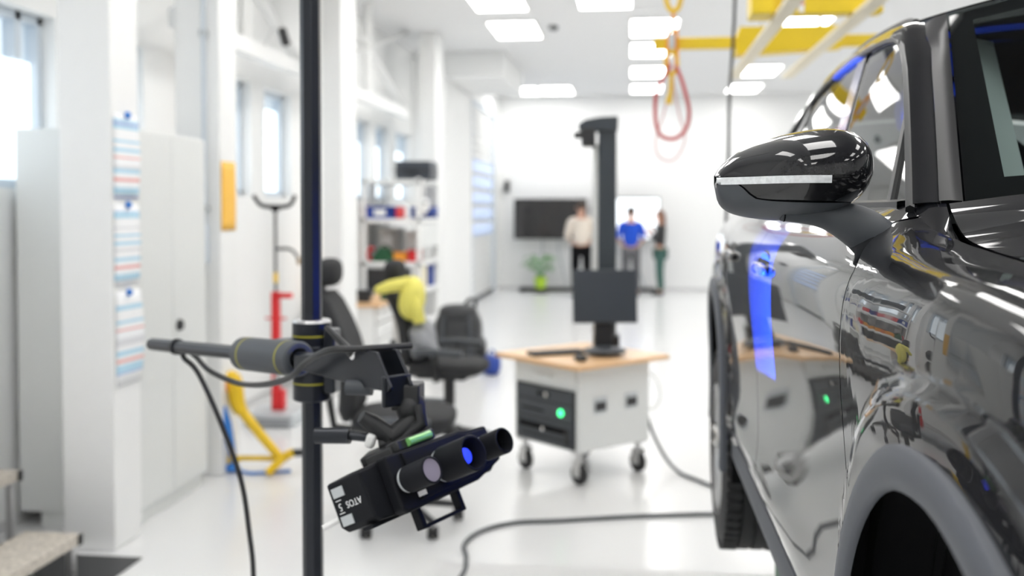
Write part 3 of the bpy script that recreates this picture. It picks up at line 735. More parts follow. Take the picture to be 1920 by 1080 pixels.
def barrel(x, z, r, L, nm, lm, r0=None, y0=.062):
    b = MB().lathe([(r * .80, y0), (r * .92, y0 + .012), (r * .92, y0 + .014), (r, y0 + .016), (r, y0 + L - .002), (r - .002, y0 + L), (r * .86, y0 + L), (r * .72, y0 + L * .62), (r * .68, y0 + L * .55)], (x, 0, z), 'Y', 36)
    o = b.build(nm, 'scanblack', scan, ang=30)
    MB().lathe([(r * .935, y0 + .008), (r * .935, y0 + .0135)], (x, 0, z), 'Y', 36).build('locking_ring', 'silver', o)
    MB().lathe([(0, y0 + L * .60), (r * .40, y0 + L * .585), (r * .72, y0 + L * .56)], (x, 0, z), 'Y', 28).build('lens', lm, o)
    return o
cb1 = barrel(-.094, .0, .0265, .082, 'camera_barrel', 'lens')
MB().lathe([(0, .1425), (.0225, .1415)], (-.094, 0, 0), 'Y', 28).build('front_glass', 'lens', cb1)
pb = barrel(.012, .0, .036, .098, 'projector_barrel', 'blackgloss')
glow = MB().lathe([(0, .139), (.010, .139), (.016, .137)], (.012, 0, 0), 'Y', 24).build('projector_light', 'bluelamp', pb)
barrel(.142, .0, .0275, .070, 'camera_barrel', 'blackgloss')
for z in (-.028, .028): MB().box((-.166, -.046, z), (.002, .034, .019)).build('silver_label', 'silver', scan)
MB().box((-.064, .066, .034), (.022, .002, .010)).build('small_label', 'white', scan)
def text(body, size, mtx, parent, nm='lettering', m='letter'):
    c = bpy.data.curves.new(nm, 'FONT'); c.body = body; c.size = size; c.extrude = .0003; c.align_x = 'CENTER'; c.align_y = 'CENTER'
    tmp = bpy.data.objects.new(nm, c); COL.objects.link(tmp); bpy.context.view_layer.update()
    me = bpy.data.meshes.new_from_object(tmp.evaluated_get(bpy.context.evaluated_depsgraph_get()))
    bpy.data.objects.remove(tmp); me.materials.clear(); me.materials.append(M[m])
    o = bpy.data.objects.new(nm, me); COL.objects.link(o); o.parent = parent; o.matrix_local = mtx; return o
Tm = lambda x, y, z: Matrix(((0, 0, -1, x), (-1, 0, 0, y), (0, 1, 0, z), (0, 0, 0, 1)))
text('ATOS', .0185, Tm(-.1655, -.012, .0), scan); text('5', .021, Tm(-.1655, -.054, .0), scan)
for z in (-.0125, .0125): MB().box((-.1655, -.054, z), (.001, .016, .0018)).build('lettering_bar', 'letter', scan)
# carrying handle below, spirit level above (the head hangs upside down)
hb = MB()
for x in (-.035, .085): hb.box((x, .0, .075), (.012, .022, .05))
hb.box((.025, .0, .098), (.132, .022, .007))
hb.box((-.04, .0, .056), (.25, .03, .008))
hb.build('carrying_handle', 'scanblack', scan, bevel=.002)
lv = MB().box((.0, .02, -.068), (.11, .035, .022)).build('spirit_level', 'black', scan, bevel=.003)
MB().tube([(-.03, .042, -.068), (.035, .042, -.068)], .0085, 12).build('vial', 'vial', lv)
MB().box((-.0, -.02, -.062), (.12, .08, .02)).build('mounting_plate', 'black', scan, bevel=.003)
MB().tube([(-.15, -.076, .02), (-.185, -.10, .025)], .006, 8).build('connector', 'white', scan)
# the projector's own blue light
pl = bpy.data.lights.new('projector_beam', 'SPOT'); pl.energy = 6500; pl.color = (.02, .10, 1.0); pl.spot_size = math.radians(70); pl.spot_blend = .1; pl.shadow_soft_size = .008
plo = bpy.data.objects.new('projector_beam', pl); COL.objects.link(plo)
src = Ms @ Vector((.012, .20, 0)); plo.location = src
aim = Vector((math.cos(math.radians(36)) * math.cos(math.radians(22.5)), math.sin(math.radians(36)) * math.cos(math.radians(22.5)), math.sin(math.radians(22.5))))
plo.rotation_euler = (aim.to_track_quat('-Z', 'Y') @ Matrix.Rotation(math.radians(12), 3, 'Z').to_quaternion()).to_euler()
pl.use_nodes = True; nt = pl.node_tree                  # the projector throws a rectangular field
em = nt.nodes['Emission']; tc = nt.nodes.new('ShaderNodeTexCoord'); sp = nt.nodes.new('ShaderNodeSeparateXYZ')
nt.links.new(tc.outputs['Normal'], sp.inputs[0]); masks = []
for ax, lim in ((0, .22), (1, .27)):
    dv = nt.nodes.new('ShaderNodeMath'); dv.operation = 'DIVIDE'; nt.links.new(sp.outputs[ax], dv.inputs[0]); nt.links.new(sp.outputs[2], dv.inputs[1])
    ab = nt.nodes.new('ShaderNodeMath'); ab.operation = 'ABSOLUTE'; nt.links.new(dv.outputs[0], ab.inputs[0])
    ls = nt.nodes.new('ShaderNodeMath'); ls.operation = 'LESS_THAN'; ls.inputs[1].default_value = lim; nt.links.new(ab.outputs[0], ls.inputs[0]); masks.append(ls)
mu = nt.nodes.new('ShaderNodeMath'); mu.operation = 'MULTIPLY'; nt.links.new(masks[0].outputs[0], mu.inputs[0]); nt.links.new(masks[1].outputs[0], mu.inputs[1])
nt.links.new(mu.outputs[0], em.inputs['Strength'])

# cables
def cable(name, pts, r, m, label, cat='cable', n=8, loc=None):
    P = spline(pts, n); o = MB().tube(P, r, 8).build(name, m, loc=loc or pts[0]); return tag(o, label, cat)
cable('scanner_cable', [(-.47, 2.16, 1.385), (-.56, 2.10, 1.385), (-.63, 2.09, 1.382), (-.706, 2.17, 1.345), (-.765, 2.23, 1.30), (-.868, 2.37, 1.258), (-1.0, 2.56, 1.222), (-1.08, 2.64, 1.220), (-1.16, 2.70, 1.236), (-1.215, 2.74, 1.268), (-1.25, 2.745, 1.285), (-1.245, 2.735, 1.262), (-1.205, 2.74, 1.217), (-1.136, 2.74, 1.068), (-1.083, 2.74, .918), (-1.06, 2.74, .768), (-1.049, 2.74, .64), (-1.045, 2.72, .35), (-1.04, 2.66, .10), (-.95, 2.45, .012), (-.7, 2.3, .012), (-.4, 2.4, .012)], .0075, 'black', 'black cable tied to the cross arm of the scanner stand and hanging down')
cable('floor_cable', [(.075, 6.72, .42), (.105, 6.70, .33), (.145, 6.66, .22), (.22, 6.58, .09), (.30, 6.50, .02), (.40, 6.36, .012), (.52, 6.18, .012), (.8, 5.9, .012), (.85, 5.7, .012), (.49, 5.65, .012), (.05, 5.56, .012), (-.37, 5.43, .012), (-.62, 5.36, .012), (-.77, 5.20, .012), (-.82, 4.99, .012), (-.78, 4.80, .012), (-.76, 4.58, .012), (-.80, 4.3, .012), (-.9, 3.9, .012)], .011, 'darkgrey', 'dark cable running from the cart across the white floor in a loop')

# ================================================================ MEASURING CART
cart = thing('computer_cart', 'light grey wheeled cabinet cart with a beech top and black rack units', 'cart', (-.315, 6.56, 0), math.radians(45.8))
# local frame: front corner at (-.30,-.30); +x = right face direction, +y = left face direction
Wc = .305
def cart_corner(): pass
MB().bb(-Wc, Wc, -Wc, Wc, .205, .715).build('cabinet', 'cab', cart, bevel=.006)
MB().bb(-.395, .395, -.395, .395, .722, .752).build('table_top', 'wood', cart, bevel=.004)
# the left-hand face carries drawer and rack units (local x = -Wc plane)
dw = MB().bb(-Wc - .012, -Wc, -.285, .285, .59, .705).build('drawer', 'cab', cart, bevel=.004)
MB().bb(-Wc - .03, -Wc - .012, -.07, .07, .635, .655).build('handle', 'cab', dw, bevel=.004)
MB().bb(-Wc - .006, -Wc, -.275, .275, .215, .575).build('rack_frame', 'black', cart)
def unit(z0, z1, slots):
    u = MB().bb(-Wc - .02, -Wc - .002, -.265, .265, z0, z1).build('rack_unit', 'darkgrey', cart, bevel=.004)
    for yy, zz, ww, hh in slots: MB().bb(-Wc - .026, -Wc - .018, yy - ww / 2, yy + ww / 2, zz - hh / 2, zz + hh / 2).build('front_slot', 'matteblack', u, bevel=.002)
    return u
u1 = unit(.49, .565, [(.0, .528, .12, .02)]); u2 = unit(.375, .485, [(.1, .42, .2, .01)]); u3 = unit(.225, .370, [(.0, .32, .46, .035), (-.02, .265, .46, .008)])
MB().cyl((-Wc - .03, -.03, .528), (-Wc - .018, -.03, .528), .016).build('lock', 'chrome', u1)
MB().cyl((-Wc - .03, .0, .31), (-Wc - .018, .0, .31), .014).build('lock', 'chrome', u3)
MB().bb(-Wc - .03, -Wc - .018, -.235, -.205, .24, .33).build('pull', 'trimgrey', u3)
MB().ell((-Wc - .024, -.165, .433), (.012, .022, .022), 14, 8).build('indicator_light', 'greenlamp', u2)
for xx in (-.13, .14):
    h = MB().bb(xx - .055, xx + .055, -Wc - .006, -Wc, .43, .53).build('recessed_handle', 'silver', cart, bevel=.003)
    MB().bb(xx - .045, xx + .045, -Wc - .010, -Wc - .004, .445, .50).build('grip', 'trimgrey', h, bevel=.004)
for sx in (-1, 1):
    for sy in (-1, 1):
        c = MB().bb(sx * .255 - .04, sx * .255 + .04, sy * .255 - .04, sy * .255 + .04, .19, .205); c.cyl((sx * .255, sy * .255, .10), (sx * .255, sy * .255, .195), .018)
        c.bb(sx * .255 - .03, sx * .255 - .024, sy * .255 - .03, sy * .255 + .03, .05, .15); c.bb(sx * .255 + .024, sx * .255 + .03, sy * .255 - .03, sy * .255 + .03, .05, .15)
        o = c.build('caster', 'alu', cart, bevel=.003)
        MB().lathe([(.02, -.02), (.055, -.02), (.063, -.012), (.063, .012), (.055, .02), (.02, .02)], (sx * .255, sy * .255, .063), 'X', 28).build('caster_wheel', 'rubber', o)
ZT = .752
# sensor column
sc_ = thing('camera_column', 'tall slate grey column with a black camera head rising behind the cart monitor', 'column stand', (-.155, 6.78, ZT))
def s2(mb, n, m, p=sc_, **k): return mb.build(n, m, p, world=True, **k) if p is sc_ else mb.build(n, m, p, **k)
s2(MB().bb(-.218, -.098, 6.72, 6.84, ZT + .02, 2.22), 'column', 'postgrey', bevel=.012)
s2(MB().bb(-.255, -.215, 6.74, 6.80, ZT + .02, 2.10), 'cable_channel', 'cab', bevel=.006)
s2(MB().bb(-.245, -.075, 6.69, 6.86, ZT, ZT + .10), 'foot', 'black', bevel=.01)
hp = MB().prism([(-.345, 2.235), (-.30, 2.262), (-.2, 2.278), (-.098, 2.282), (-.088, 2.275), (-.092, 2.19), (-.15, 2.18), (-.345, 2.19)], lambda a, b, s: (a, 6.70 if s == 0 else 6.86, b))
s2(hp, 'top_cover', 'postgrey', bevel=.006)
ch = s2(MB().bb(-.325, -.235, 6.66, 6.80, 2.085, 2.20), 'camera_head', 'black', bevel=.01)
cm = MB().bb(-.375, -.325, 6.70, 6.76, 2.14, 2.18); cm.v = [tuple(WM[sc_.name].inverted() @ Vector(p)) for p in cm.v]; cm.build('camera_lens', 'black', ch)
# monitor, mouse, keyboard
mon = thing('computer_monitor', 'dark square-format monitor on the beech top of the cart', 'monitor', (-.165, 6.47, ZT), math.radians(9))
tiltM = Matrix.Rotation(math.radians(-6), 3, 'X')
pn = MB().box((0, 0, 0), (.405, .035, .335), tiltM); pn.v = [(x, y, z + .375) for x, y, z in pn.v]; pn.build('panel', 'monitor', mon, bevel=.006)
scn = MB().box((0, -.0185, 0), (.375, .002, .30), tiltM); scn.v = [(x, y, z + .375) for x, y, z in scn.v]; scn.build('screen', 'monitor', mon)
MB().box((-.0, .05, .17), (.12, .05, .34)).build('neck', 'black', mon, bevel=.01)
MB().ell((0.0, .0, .0), (.14, .11, .03), 28, 8).build('base', 'darkgrey', mon).location = (0, .0, .031)
ms = thing('computer_mouse', 'small black computer mouse near the front corner of the beech top', 'mouse', (-.306, 6.23, ZT), .5)
MB().ell((0, 0, .018), (.035, .055, .02), 18, 10, p=.85).build('shell', 'black', ms); MB().tube([(0, .03, .034), (0, .042, .031)], .005, 8).build('scroll_wheel', 'darkgrey', ms)
kb = thing('keyboard', 'thin black keyboard lying on the beech top left of the monitor foot', 'keyboard', (-.475, 6.50, ZT), .5)
MB().bb(-.18, .18, -.06, .06, 0, .018).build('case', 'black', kb, bevel=.004)
kk = MB()
for i in range(14):
    for j in range(5): kk.box((-.165 + i * .0253, -.045 + j * .022, .021), (.020, .017, .006))
kk.build('keys', 'darkgrey', kb, smooth=False)
cable('cart_mains_cable', [(.06, 6.72, .42), (.14, 6.78, .36), (.19, 6.76, .44), (.17, 6.74, .55), (.12, 6.74, .60), (.07, 6.72, .56)], .006, 'cab', 'thin pale cable looping from the right rear of the grey cart')

# ================================================================ OFFICE CHAIRS
def chair(name, label, loc, rz, bh=.66, armz=.68):
    t = thing(name, label, 'chair', loc, rz, 'black workshop swivel chairs')
    MB().ell((0.0, 0, .575), (.27, .26, .055), 26, 12, p=.55).build('seat', 'fabric', t)
    MB().bb(-.2, .16, -.17, .17, .50, .53).build('seat_plate', 'black', t, bevel=.02)
    rows = []
    for k in range(15):
        v = k / 14; z = .58 + bh * v; x = -.30 - .14 * v ** 1.4 + .05 * math.sin(PI * v); hw = .225 - .05 * v ** 2 - .03 * (1 - v) ** 3; row = []
        for j in range(20):
            a = 2 * PI * j / 20; c, s_ = math.cos(a), math.sin(a)
            row.append((x + .05 * math.copysign(abs(c) ** .7, c) * (1 if 0 < k < 14 else .5) + .03 * (abs(s_) ** 2), hw * math.copysign(abs(s_) ** .6, s_) * (1 if 0 < k < 14 else .9), z))
        rows.append(row)
    b = MB().grid(rows, True); b.f.append(tuple(range(20))); b.f.append(tuple(14 * 20 + k for k in range(20)))
    b.build('backrest', 'fabric', t, ang=70)
    MB().tube([(-.16, 0, .50), (-.38, 0, .52), (-.42, 0, .75)], .022, 8).build('back_bracket', 'black', t)
    if True:
        MB().ell((-.40, 0, .685 + bh), (.06, .14, .075), 20, 12, p=.75).build('headrest', 'fabric', t)
        MB().bb(-.445, -.425, -.03, .03, .5 + bh, .67 + bh).build('headrest_stem', 'black', t)
    for sy in (-1, 1):
        MB().tube(spline([(-.16, sy * .285, armz), (0, sy * .285, armz + .008), (.17, sy * .285, armz)], 5), .024, 10, flat=1.0).build('armrest', 'darkgrey', t)
        MB().tube([(-.02, sy * .17, .51), (-.02, sy * .275, .51), (-.02, sy * .285, armz - .01)], .018, 8).build('armrest_post', 'black', t)
    MB().cyl((0, 0, .10), (0, 0, .50), .028).cyl((0, 0, .30), (0, 0, .5), .04).build('gas_lift', 'black', t)
    bs = MB().lathe([(0, .09), (.05, .09), (.05, .15), (0, .15)], n=16)
    for k in range(5):
        a = 2 * PI * k / 5 + .35; bs.tube([(.03 * math.cos(a), .03 * math.sin(a), .13), (.29 * math.cos(a), .29 * math.sin(a), .085)], [.026, .018], 8)
    bs.build('star_base', 'black', t)
    for k in range(5):
        a = 2 * PI * k / 5 + .35; c, s_ = .29 * math.cos(a), .29 * math.sin(a)
        MB().lathe([(.01, -.026), (.028, -.026), (.033, -.02), (.033, -.006), (.02, -.004), (.02, .004), (.033, .006), (.033, .02), (.028, .026), (.01, .026)], (c, s_, .034), 'X', 18).build('caster', 'rubber', t)
    return t
chair('office_chair', 'nearest black swivel chair, its seat showing behind the scanner head', (-1.19, 5.30, 0), .06, armz=.60)
chair('office_chair', 'farther black swivel chair with the yellow jacket over its backrest', (-1.27, 7.08, 0), -.10, bh=.56, armz=.70)

# jackets bunched over the front of the farther chair's backrest
def crumple(mb, amp, seed):
    r = random.Random(seed); ph = [r.uniform(0, 6) for _ in range(6)]
    mb.v = [(x + amp * math.sin(17 * z + 9 * y + ph[0]) , y + amp * math.sin(15 * x + 13 * z + ph[1]), z + amp * math.sin(14 * y + 19 * x + ph[2]) + amp * .6 * math.sin(31 * x + ph[3])) for x, y, z in mb.v]; return mb
yj = thing('yellow_jacket', 'bright yellow jacket bunched over the backrest of the farther black chair', 'jacket', (-1.54, 7.0, 1.05))
crumple(MB().ell((.02, 0, .01), (.075, .17, .15), 28, 20, p=.8), .012, 1).build('jacket_body', 'hivis', yj, ang=80)
crumple(MB().tube(spline([(.0, -.10, .12), (-.06, -.19, .11), (-.12, -.22, .085), (-.17, -.20, .07)], 6), [interp(k / 18, [0, 1], [.05, .03]) for k in range(19)], 12), .006, 2).build('sleeve', 'hivis', yj, ang=80)
crumple(MB().tube(spline([(.05, -.10, .0), (.085, -.12, -.07), (.10, -.10, -.15)], 6), .045, 12), .006, 3).build('sleeve', 'hivis', yj, ang=80)
gs = thing('grey_sweater', 'grey sweater slumped between the yellow jacket and the chair seat', 'sweater', (-1.43, 7.05, .64))
crumple(MB().ell((-.02, 0, .12), (.10, .17, .14), 28, 18, p=.8), .014, 4).build('sweater_body', 'greyfab', gs, ang=80)
crumple(MB().tube(spline([(-.05, -.10, .18), (.02, -.18, .14), (.10, -.17, .05)], 6), .05, 12), .007, 5).build('sleeve', 'greyfab', gs, ang=80)

# rucksack and blue bag
rk = thing('backpack', 'large black hiking backpack standing on the floor behind the chairs', 'backpack', (-1.75, 10.3, 0))
MB().ell((0, 0, .34), (.245, .17, .34), 24, 16, p=.62).build('main_bag', 'packfab', rk)
MB().ell((.02, -.10, .24), (.17, .11, .18), 18, 12, p=.6).build('front_pocket', 'packfab', rk); MB().ell((0.0, -.02, .62), (.2, .16, .09), 18, 10, p=.7).build('top_lid', 'packfab', rk)
MB().ell((-.23, -.02, .22), (.06, .10, .16), 14, 10, p=.7).build('side_pocket', 'black', rk); MB().ell((.23, -.02, .22), (.06, .10, .16), 14, 10, p=.7).build('side_pocket', 'black', rk)
MB().tube(spline([(.06, .02, .69), (.10, .02, .75), (.16, .02, .75), (.17, .02, .68)], 5), .018, 8).build('carry_loop', 'black', rk)
MB().tube(spline([(-.12, -.16, .6), (-.13, -.21, .4), (-.11, -.2, .1)], 6), .016, 8).tube(spline([(.13, -.16, .6), (.15, -.21, .4), (.13, -.2, .1)], 6), .016, 8).build('strap', 'darkgrey', rk)
bb = thing('blue_bag', 'small blue bag on the floor at the right side of the backpack', 'bag', (-1.40, 10.25, 0))
MB().ell((0, 0, .10), (.09, .12, .10), 16, 10, p=.6).build('pouch', 'blue', bb); MB().tube(spline([(-.05, 0, .18), (0, 0, .25), (.05, 0, .18)], 5), .01, 6).build('handle', 'blue', bb)

# ================================================================ LEFT WALL: CABINET, SHEETS, STEP
cb_ = thing('steel_cabinet', 'tall light grey two-door steel cabinet behind the first white column', 'cabinet', (-2.83, 5.48, 0))
def c2(mb, n, m, p=cb_, **k):
    return mb.build(n, m, p, world=True, **k) if p is cb_ else mb.build(n, m, p, **k)
CX = -2.555
c2(MB().bb(-3.21, CX - .02, 5.04, 5.93, .08, 2.10), 'carcass', 'cab', bevel=.004)
c2(MB().bb(-3.10, CX - .03, 5.06, 5.91, 0, .08), 'plinth', 'cab')
ivc = WM[cb_.name].inverted()
def sub(mb, n, m, p, iv, **k): mb.v = [tuple(iv @ Vector(q)) for q in mb.v]; return mb.build(n, m, p, **k)
for y0, y1 in ((5.045, 5.475), (5.481, 5.925)):
    d = c2(MB().bb(CX - .02, CX, y0, y1, .09, 2.09), 'door', 'cab', bevel=.005)
    if y0 > 5.46: sub(MB().lathe([(0, CX + .022), (.028, CX + .02), (.034, CX)], (0, 5.55, 1.02), 'X', 20), 'lock_knob', 'black', d, ivc)
def sheet(name, label, y0, y1, z0, z1, m, bow=.012):
    t = thing(name, label, 'sheet of paper', (-2.505, (y0 + y1) / 2, z0), 0, 'printed sheets on the first column' if m != 'poster' else None)
    rows = [[(-2.507 + bow * math.sin(PI * v) * (u - .0) + .002, y0 + (y1 - y0) * u, z0 + (z1 - z0) * v) for v in np.linspace(0, 1, 9)] for u in np.linspace(0, 1, 6)]
    MB().grid(rows).build('paper', m, t, world=True, solid=.001); return t
Wt, Bl, Rd, Nv, Gy = (.87, .88, .90), (.45, .68, .82), (.80, .38, .36), (.40, .48, .72), (.68, .69, .72)
M['sheet_a'] = stripe_mat('printed_sheet_upper', 2, [(0, Nv), (.03, Wt), (.05, Bl), (.13, Wt), (.20, Rd), (.24, Wt), (.30, Bl), (.35, Gy), (.38, Wt), (.47, Rd), (.49, Wt), (.55, Bl), (.59, Wt), (.66, Bl), (.69, Wt), (.82, Bl), (.86, Nv), (.90, Bl), (.93, Wt)])
M['sheet_b'] = stripe_mat('printed_sheet_middle', 2, [(0, Wt), (.06, Bl), (.14, Wt), (.20, Rd), (.24, Wt), (.30, Bl), (.34, Wt), (.42, Gy), (.45, Wt), (.50, Bl), (.54, Wt), (.60, Bl), (.63, Wt), (.70, Gy), (.72, Wt), (.83, Bl), (.91, Nv), (.92, Wt)])
M['sheet_c'] = stripe_mat('printed_sheet_lower', 2, [(0, Wt), (.12, Nv), (.14, Bl), (.22, Wt), (.25, Rd), (.28, Wt), (.32, Bl), (.37, Wt), (.42, Gy), (.50, Wt), (.58, Rd), (.60, Wt), (.66, Bl), (.69, Wt), (.80, Bl), (.85, Wt)])
sheet('printed_sheet', 'topmost printed sheet with blue and red lines on the first white column', 4.735, 4.985, 1.73, 2.15, 'sheet_a')
sheet('printed_sheet', 'middle of the three printed sheets on the first white column', 4.735, 4.985, 1.30, 1.70, 'sheet_b')
sheet('printed_sheet', 'lowest printed sheet with a curled bottom on the first white column', 4.745, 4.995, .80, 1.27, 'sheet_c', .02)
for z, l in ((2.145, 'blue round magnet holding the topmost printed sheet'), (1.70, 'blue round magnet holding the middle printed sheet'), (1.262, 'blue round magnet holding the lowest printed sheet')):
    g = thing('magnet', l, 'magnet', (-2.50, 4.862, z)); MB().lathe([(0, .016), (.014, .016), (.018, .010), (.018, -.003)], (0, 0, 0), 'X', 18).build('cap', 'blue2', g)
o = sheet('orange_sheet', 'plain orange sheet fixed to the side of the second white column', 6.15, 6.375, 1.542, 1.977, 'poster', .004); o.location.x = -2.545; o['category'] = 'sheet of paper'
eb = thing('switch_box', 'small grey electrical box with conduit on the second white column', 'switch box', (-2.66, 6.10, 1.34))
MB().bb(-2.70, -2.62, 6.07, 6.14, 1.34, 1.58).build('box', 'frame', eb, world=True, bevel=.006)
MB().tube([(-2.64, 6.115, 1.58), (-2.64, 6.115, 3.98)], .014, 8).build('conduit', 'frame', eb, world=True)
[MB().bb(-2.665, -2.615, 6.10, 6.135, zz, zz + .04).build('conduit_clip', 'silver', eb, world=True) for zz in (1.66, 2.75)]
pi_ = thing('wall_pipe', 'thin brown vertical pipe on the wall above the steel cabinet', 'pipe', (-3.19, 7.12, 2.1))
MB().tube([(-3.19, 7.12, 1.6), (-3.19, 7.12, 3.98)], .022, 8).build('tube', 'brown', pi_, world=True); MB().bb(-3.25, -3.16, 7.09, 7.15, 2.9, 2.94).build('bracket', 'silver', pi_, world=True)
# aluminium step and mat
mt = MB().bb(-3.15, -2.33, 3.6, 4.64, 0, .006).build('floor_mat', 'black', loc=(-2.74, 4.1, 0), bevel=.002); tag(mt, 'thin black rubber mat on the floor under the aluminium step', 'mat')
st = thing('step_stool', 'two-step aluminium stool with perforated treads beside the first white column', 'step stool', (-2.68, 4.1, 0))
def c3(mb, n, m, p=st, **k): return mb.build(n, m, p, world=True, **k)
for x0, x1, z in ((-2.76, -2.49, .20), (-3.19, -2.90, .43)):
    y0, y1 = 3.66, 4.37 if z < .3 else 4.56
    t_ = MB(); nx, ny = 12, 26; top = []
    for i in range(nx + 1):                       # raised rib pattern in the tread surface itself
        top.append([(x0 + (x1 - x0) * i / nx, y0 + (y1 - y0) * j / ny, z + (.011 if (i + j) % 2 == 0 and 0 < i < nx and 0 < j < ny else 0)) for j in range(ny + 1)])
    t_.grid(top); t_.bb(x0, x1, y0, y1, z - .045, z - .001)
    td = c3(t_, 'tread', 'tread', ang=20)
    for yy in (y0, y1): c3(MB().bb(x1 - .02, x1 + .008, yy - .02, yy + .012, z - .05, z - .0), 'corner_cap', 'black', bevel=.004)
    for xx in (x0 + .03, x1 - .03):
        for yy in (y0 + .03, y1 - .03): c3(MB().bb(xx - .018, xx + .018, yy - .018, yy + .018, .006, z - .045), 'leg', 'alu', bevel=.004)
c3(MB().bb(-2.90, -2.76, 3.68, 3.71, .13, .16).bb(-2.90, -2.76, 4.32, 4.35, .13, .16), 'stringer', 'alu')

# ================================================================ RED STAND, YELLOW LIFTING STAND
rs = thing('support_stand', 'red and grey floor stand with a thin pole ending in a black fork', 'stand', (-2.77, 7.75, 0))
MB().bb(-.19, .20, -.2, .2, 0, .10).build('base', 'silver', rs, bevel=.01); MB().bb(-.16, .17, -.22, -.2, .02, .07).build('base_panel', 'greyfab', rs)
MB().bb(-.03, .03, -.03, .03, .10, 1.03).build('red_post', 'red', rs, bevel=.006)
MB().bb(.0, .13, -.03, .03, .98, 1.02).build('side_arm', 'red', rs, bevel=.005); MB().tube([(-.085, 0, .82), (.085, 0, .82)], .008, 6).build('cross_pin', 'red', rs)
MB().bb(-.03, .07, -.04, .04, .10, .26).build('foot_block', 'red', rs, bevel=.01); MB().cyl((.04, -.07, .36), (.04, .07, .36), .035).build('pulley', 'alu', rs)
MB().tube([(0, 0, 1.02), (0, 0, 1.70)], .012, 10).build('pole', 'trimgrey', rs); MB().tube(spline([(0, 0, 1.365), (.11, 0, 1.365), (.16, 0, 1.33), (.19, 0, 1.28)], 4), .012, 8).build('hook_arm', 'trimgrey', rs)
MB().ell((.19, 0, 1.27), (.02, .02, .03)).build('hook_tip', 'brown', rs); MB().cyl((0, 0, 1.1), (0, 0, 1.18), .018).build('pole_clamp', 'yellow', rs)
MB().tube(spline([(-.175, 0, 1.785), (-.13, 0, 1.72), (-.08, 0, 1.698), (0, 0, 1.695), (.08, 0, 1.698), (.13, 0, 1.72), (.16, 0, 1.785)], 5), .016, 10).cyl((0, 0, 1.66), (0, 0, 1.70), .03, .035).build('fork', 'matteblack', rs)

yh = thing('lifting_stand', 'yellow folding lifting stand with a blue strut on the floor left of the pole', 'lifting stand', (-2.42, 6.25, 0))
def yb_(mb, n, m, **k): return mb.build(n, m, yh, world=True, **k)
yy = 6.25
yb_(MB().tube(spline([(-2.62, yy + .08, .27), (-2.615, yy + .06, .42), (-2.56, yy, .56), (-2.53, yy, .60), (-2.51, yy, .57), (-2.49, yy, .44), (-2.46, yy, .38)], 5), [interp(k / 30, [0, .3, .5, .8, 1], [.012, .03, .05, .05, .04]) for k in range(31)], 10), 'head_frame', 'yellow')
yb_(MB().ell((-2.535, yy, .56), (.045, .05, .06), 16, 10), 'orange_cap', 'orange')
yb_(MB().tube([(-2.47, yy, .40), (-2.33, yy, .23), (-2.20, yy, .085)], [.036, .034, .03], 6), 'diagonal_beam', 'yellow')
yb_(MB().tube([(-2.56, yy - .06, .43), (-2.535, yy - .06, .32), (-2.52, yy - .05, .20), (-2.51, yy - .03, .10), (-2.505, yy, .02)], [.018, .028, .026, .016, .014], 10), 'blue_strut', 'blue2')
yb_(MB().tube([(-2.65, yy, .085), (-2.20, yy, .095)], .018, 6).ell((-2.56, yy, .075), (.09, .03, .025)), 'base_bar', 'yellow')
yb_(MB().tube([(-2.19, yy, .10), (-2.235, yy - .08, .05), (-2.26, yy - .1, .022)], .026, 8), 'front_foot', 'yellow'); yb_(MB().tube([(-2.21, yy, .085), (-2.16, yy, .12), (-2.12, yy, .135)], .028, 8), 'arm_socket', 'yellow')
yb_(MB().tube([(-2.13, yy, .132), (-2.04, yy, .138)], .024, 8), 'rubber_tip', 'black')
yb_(MB().ell((-2.52, yy - .02, .03), (.05, .04, .03)), 'blue_foot', 'blue2'); yb_(MB().tube([(-2.62, yy + .06, .30), (-2.63, yy + .05, .16)], .012, 8).tube([(-2.545, yy, .30), (-2.55, yy, .10)], .010, 8), 'link_rod', 'brown')
yb_(MB().tube(spline([(-2.5, yy, .02), (-2.4, yy - .06, .012), (-2.3, yy - .04, .012), (-2.15, yy + .02, .012)], 5), .010, 6), 'hose', 'blue2')

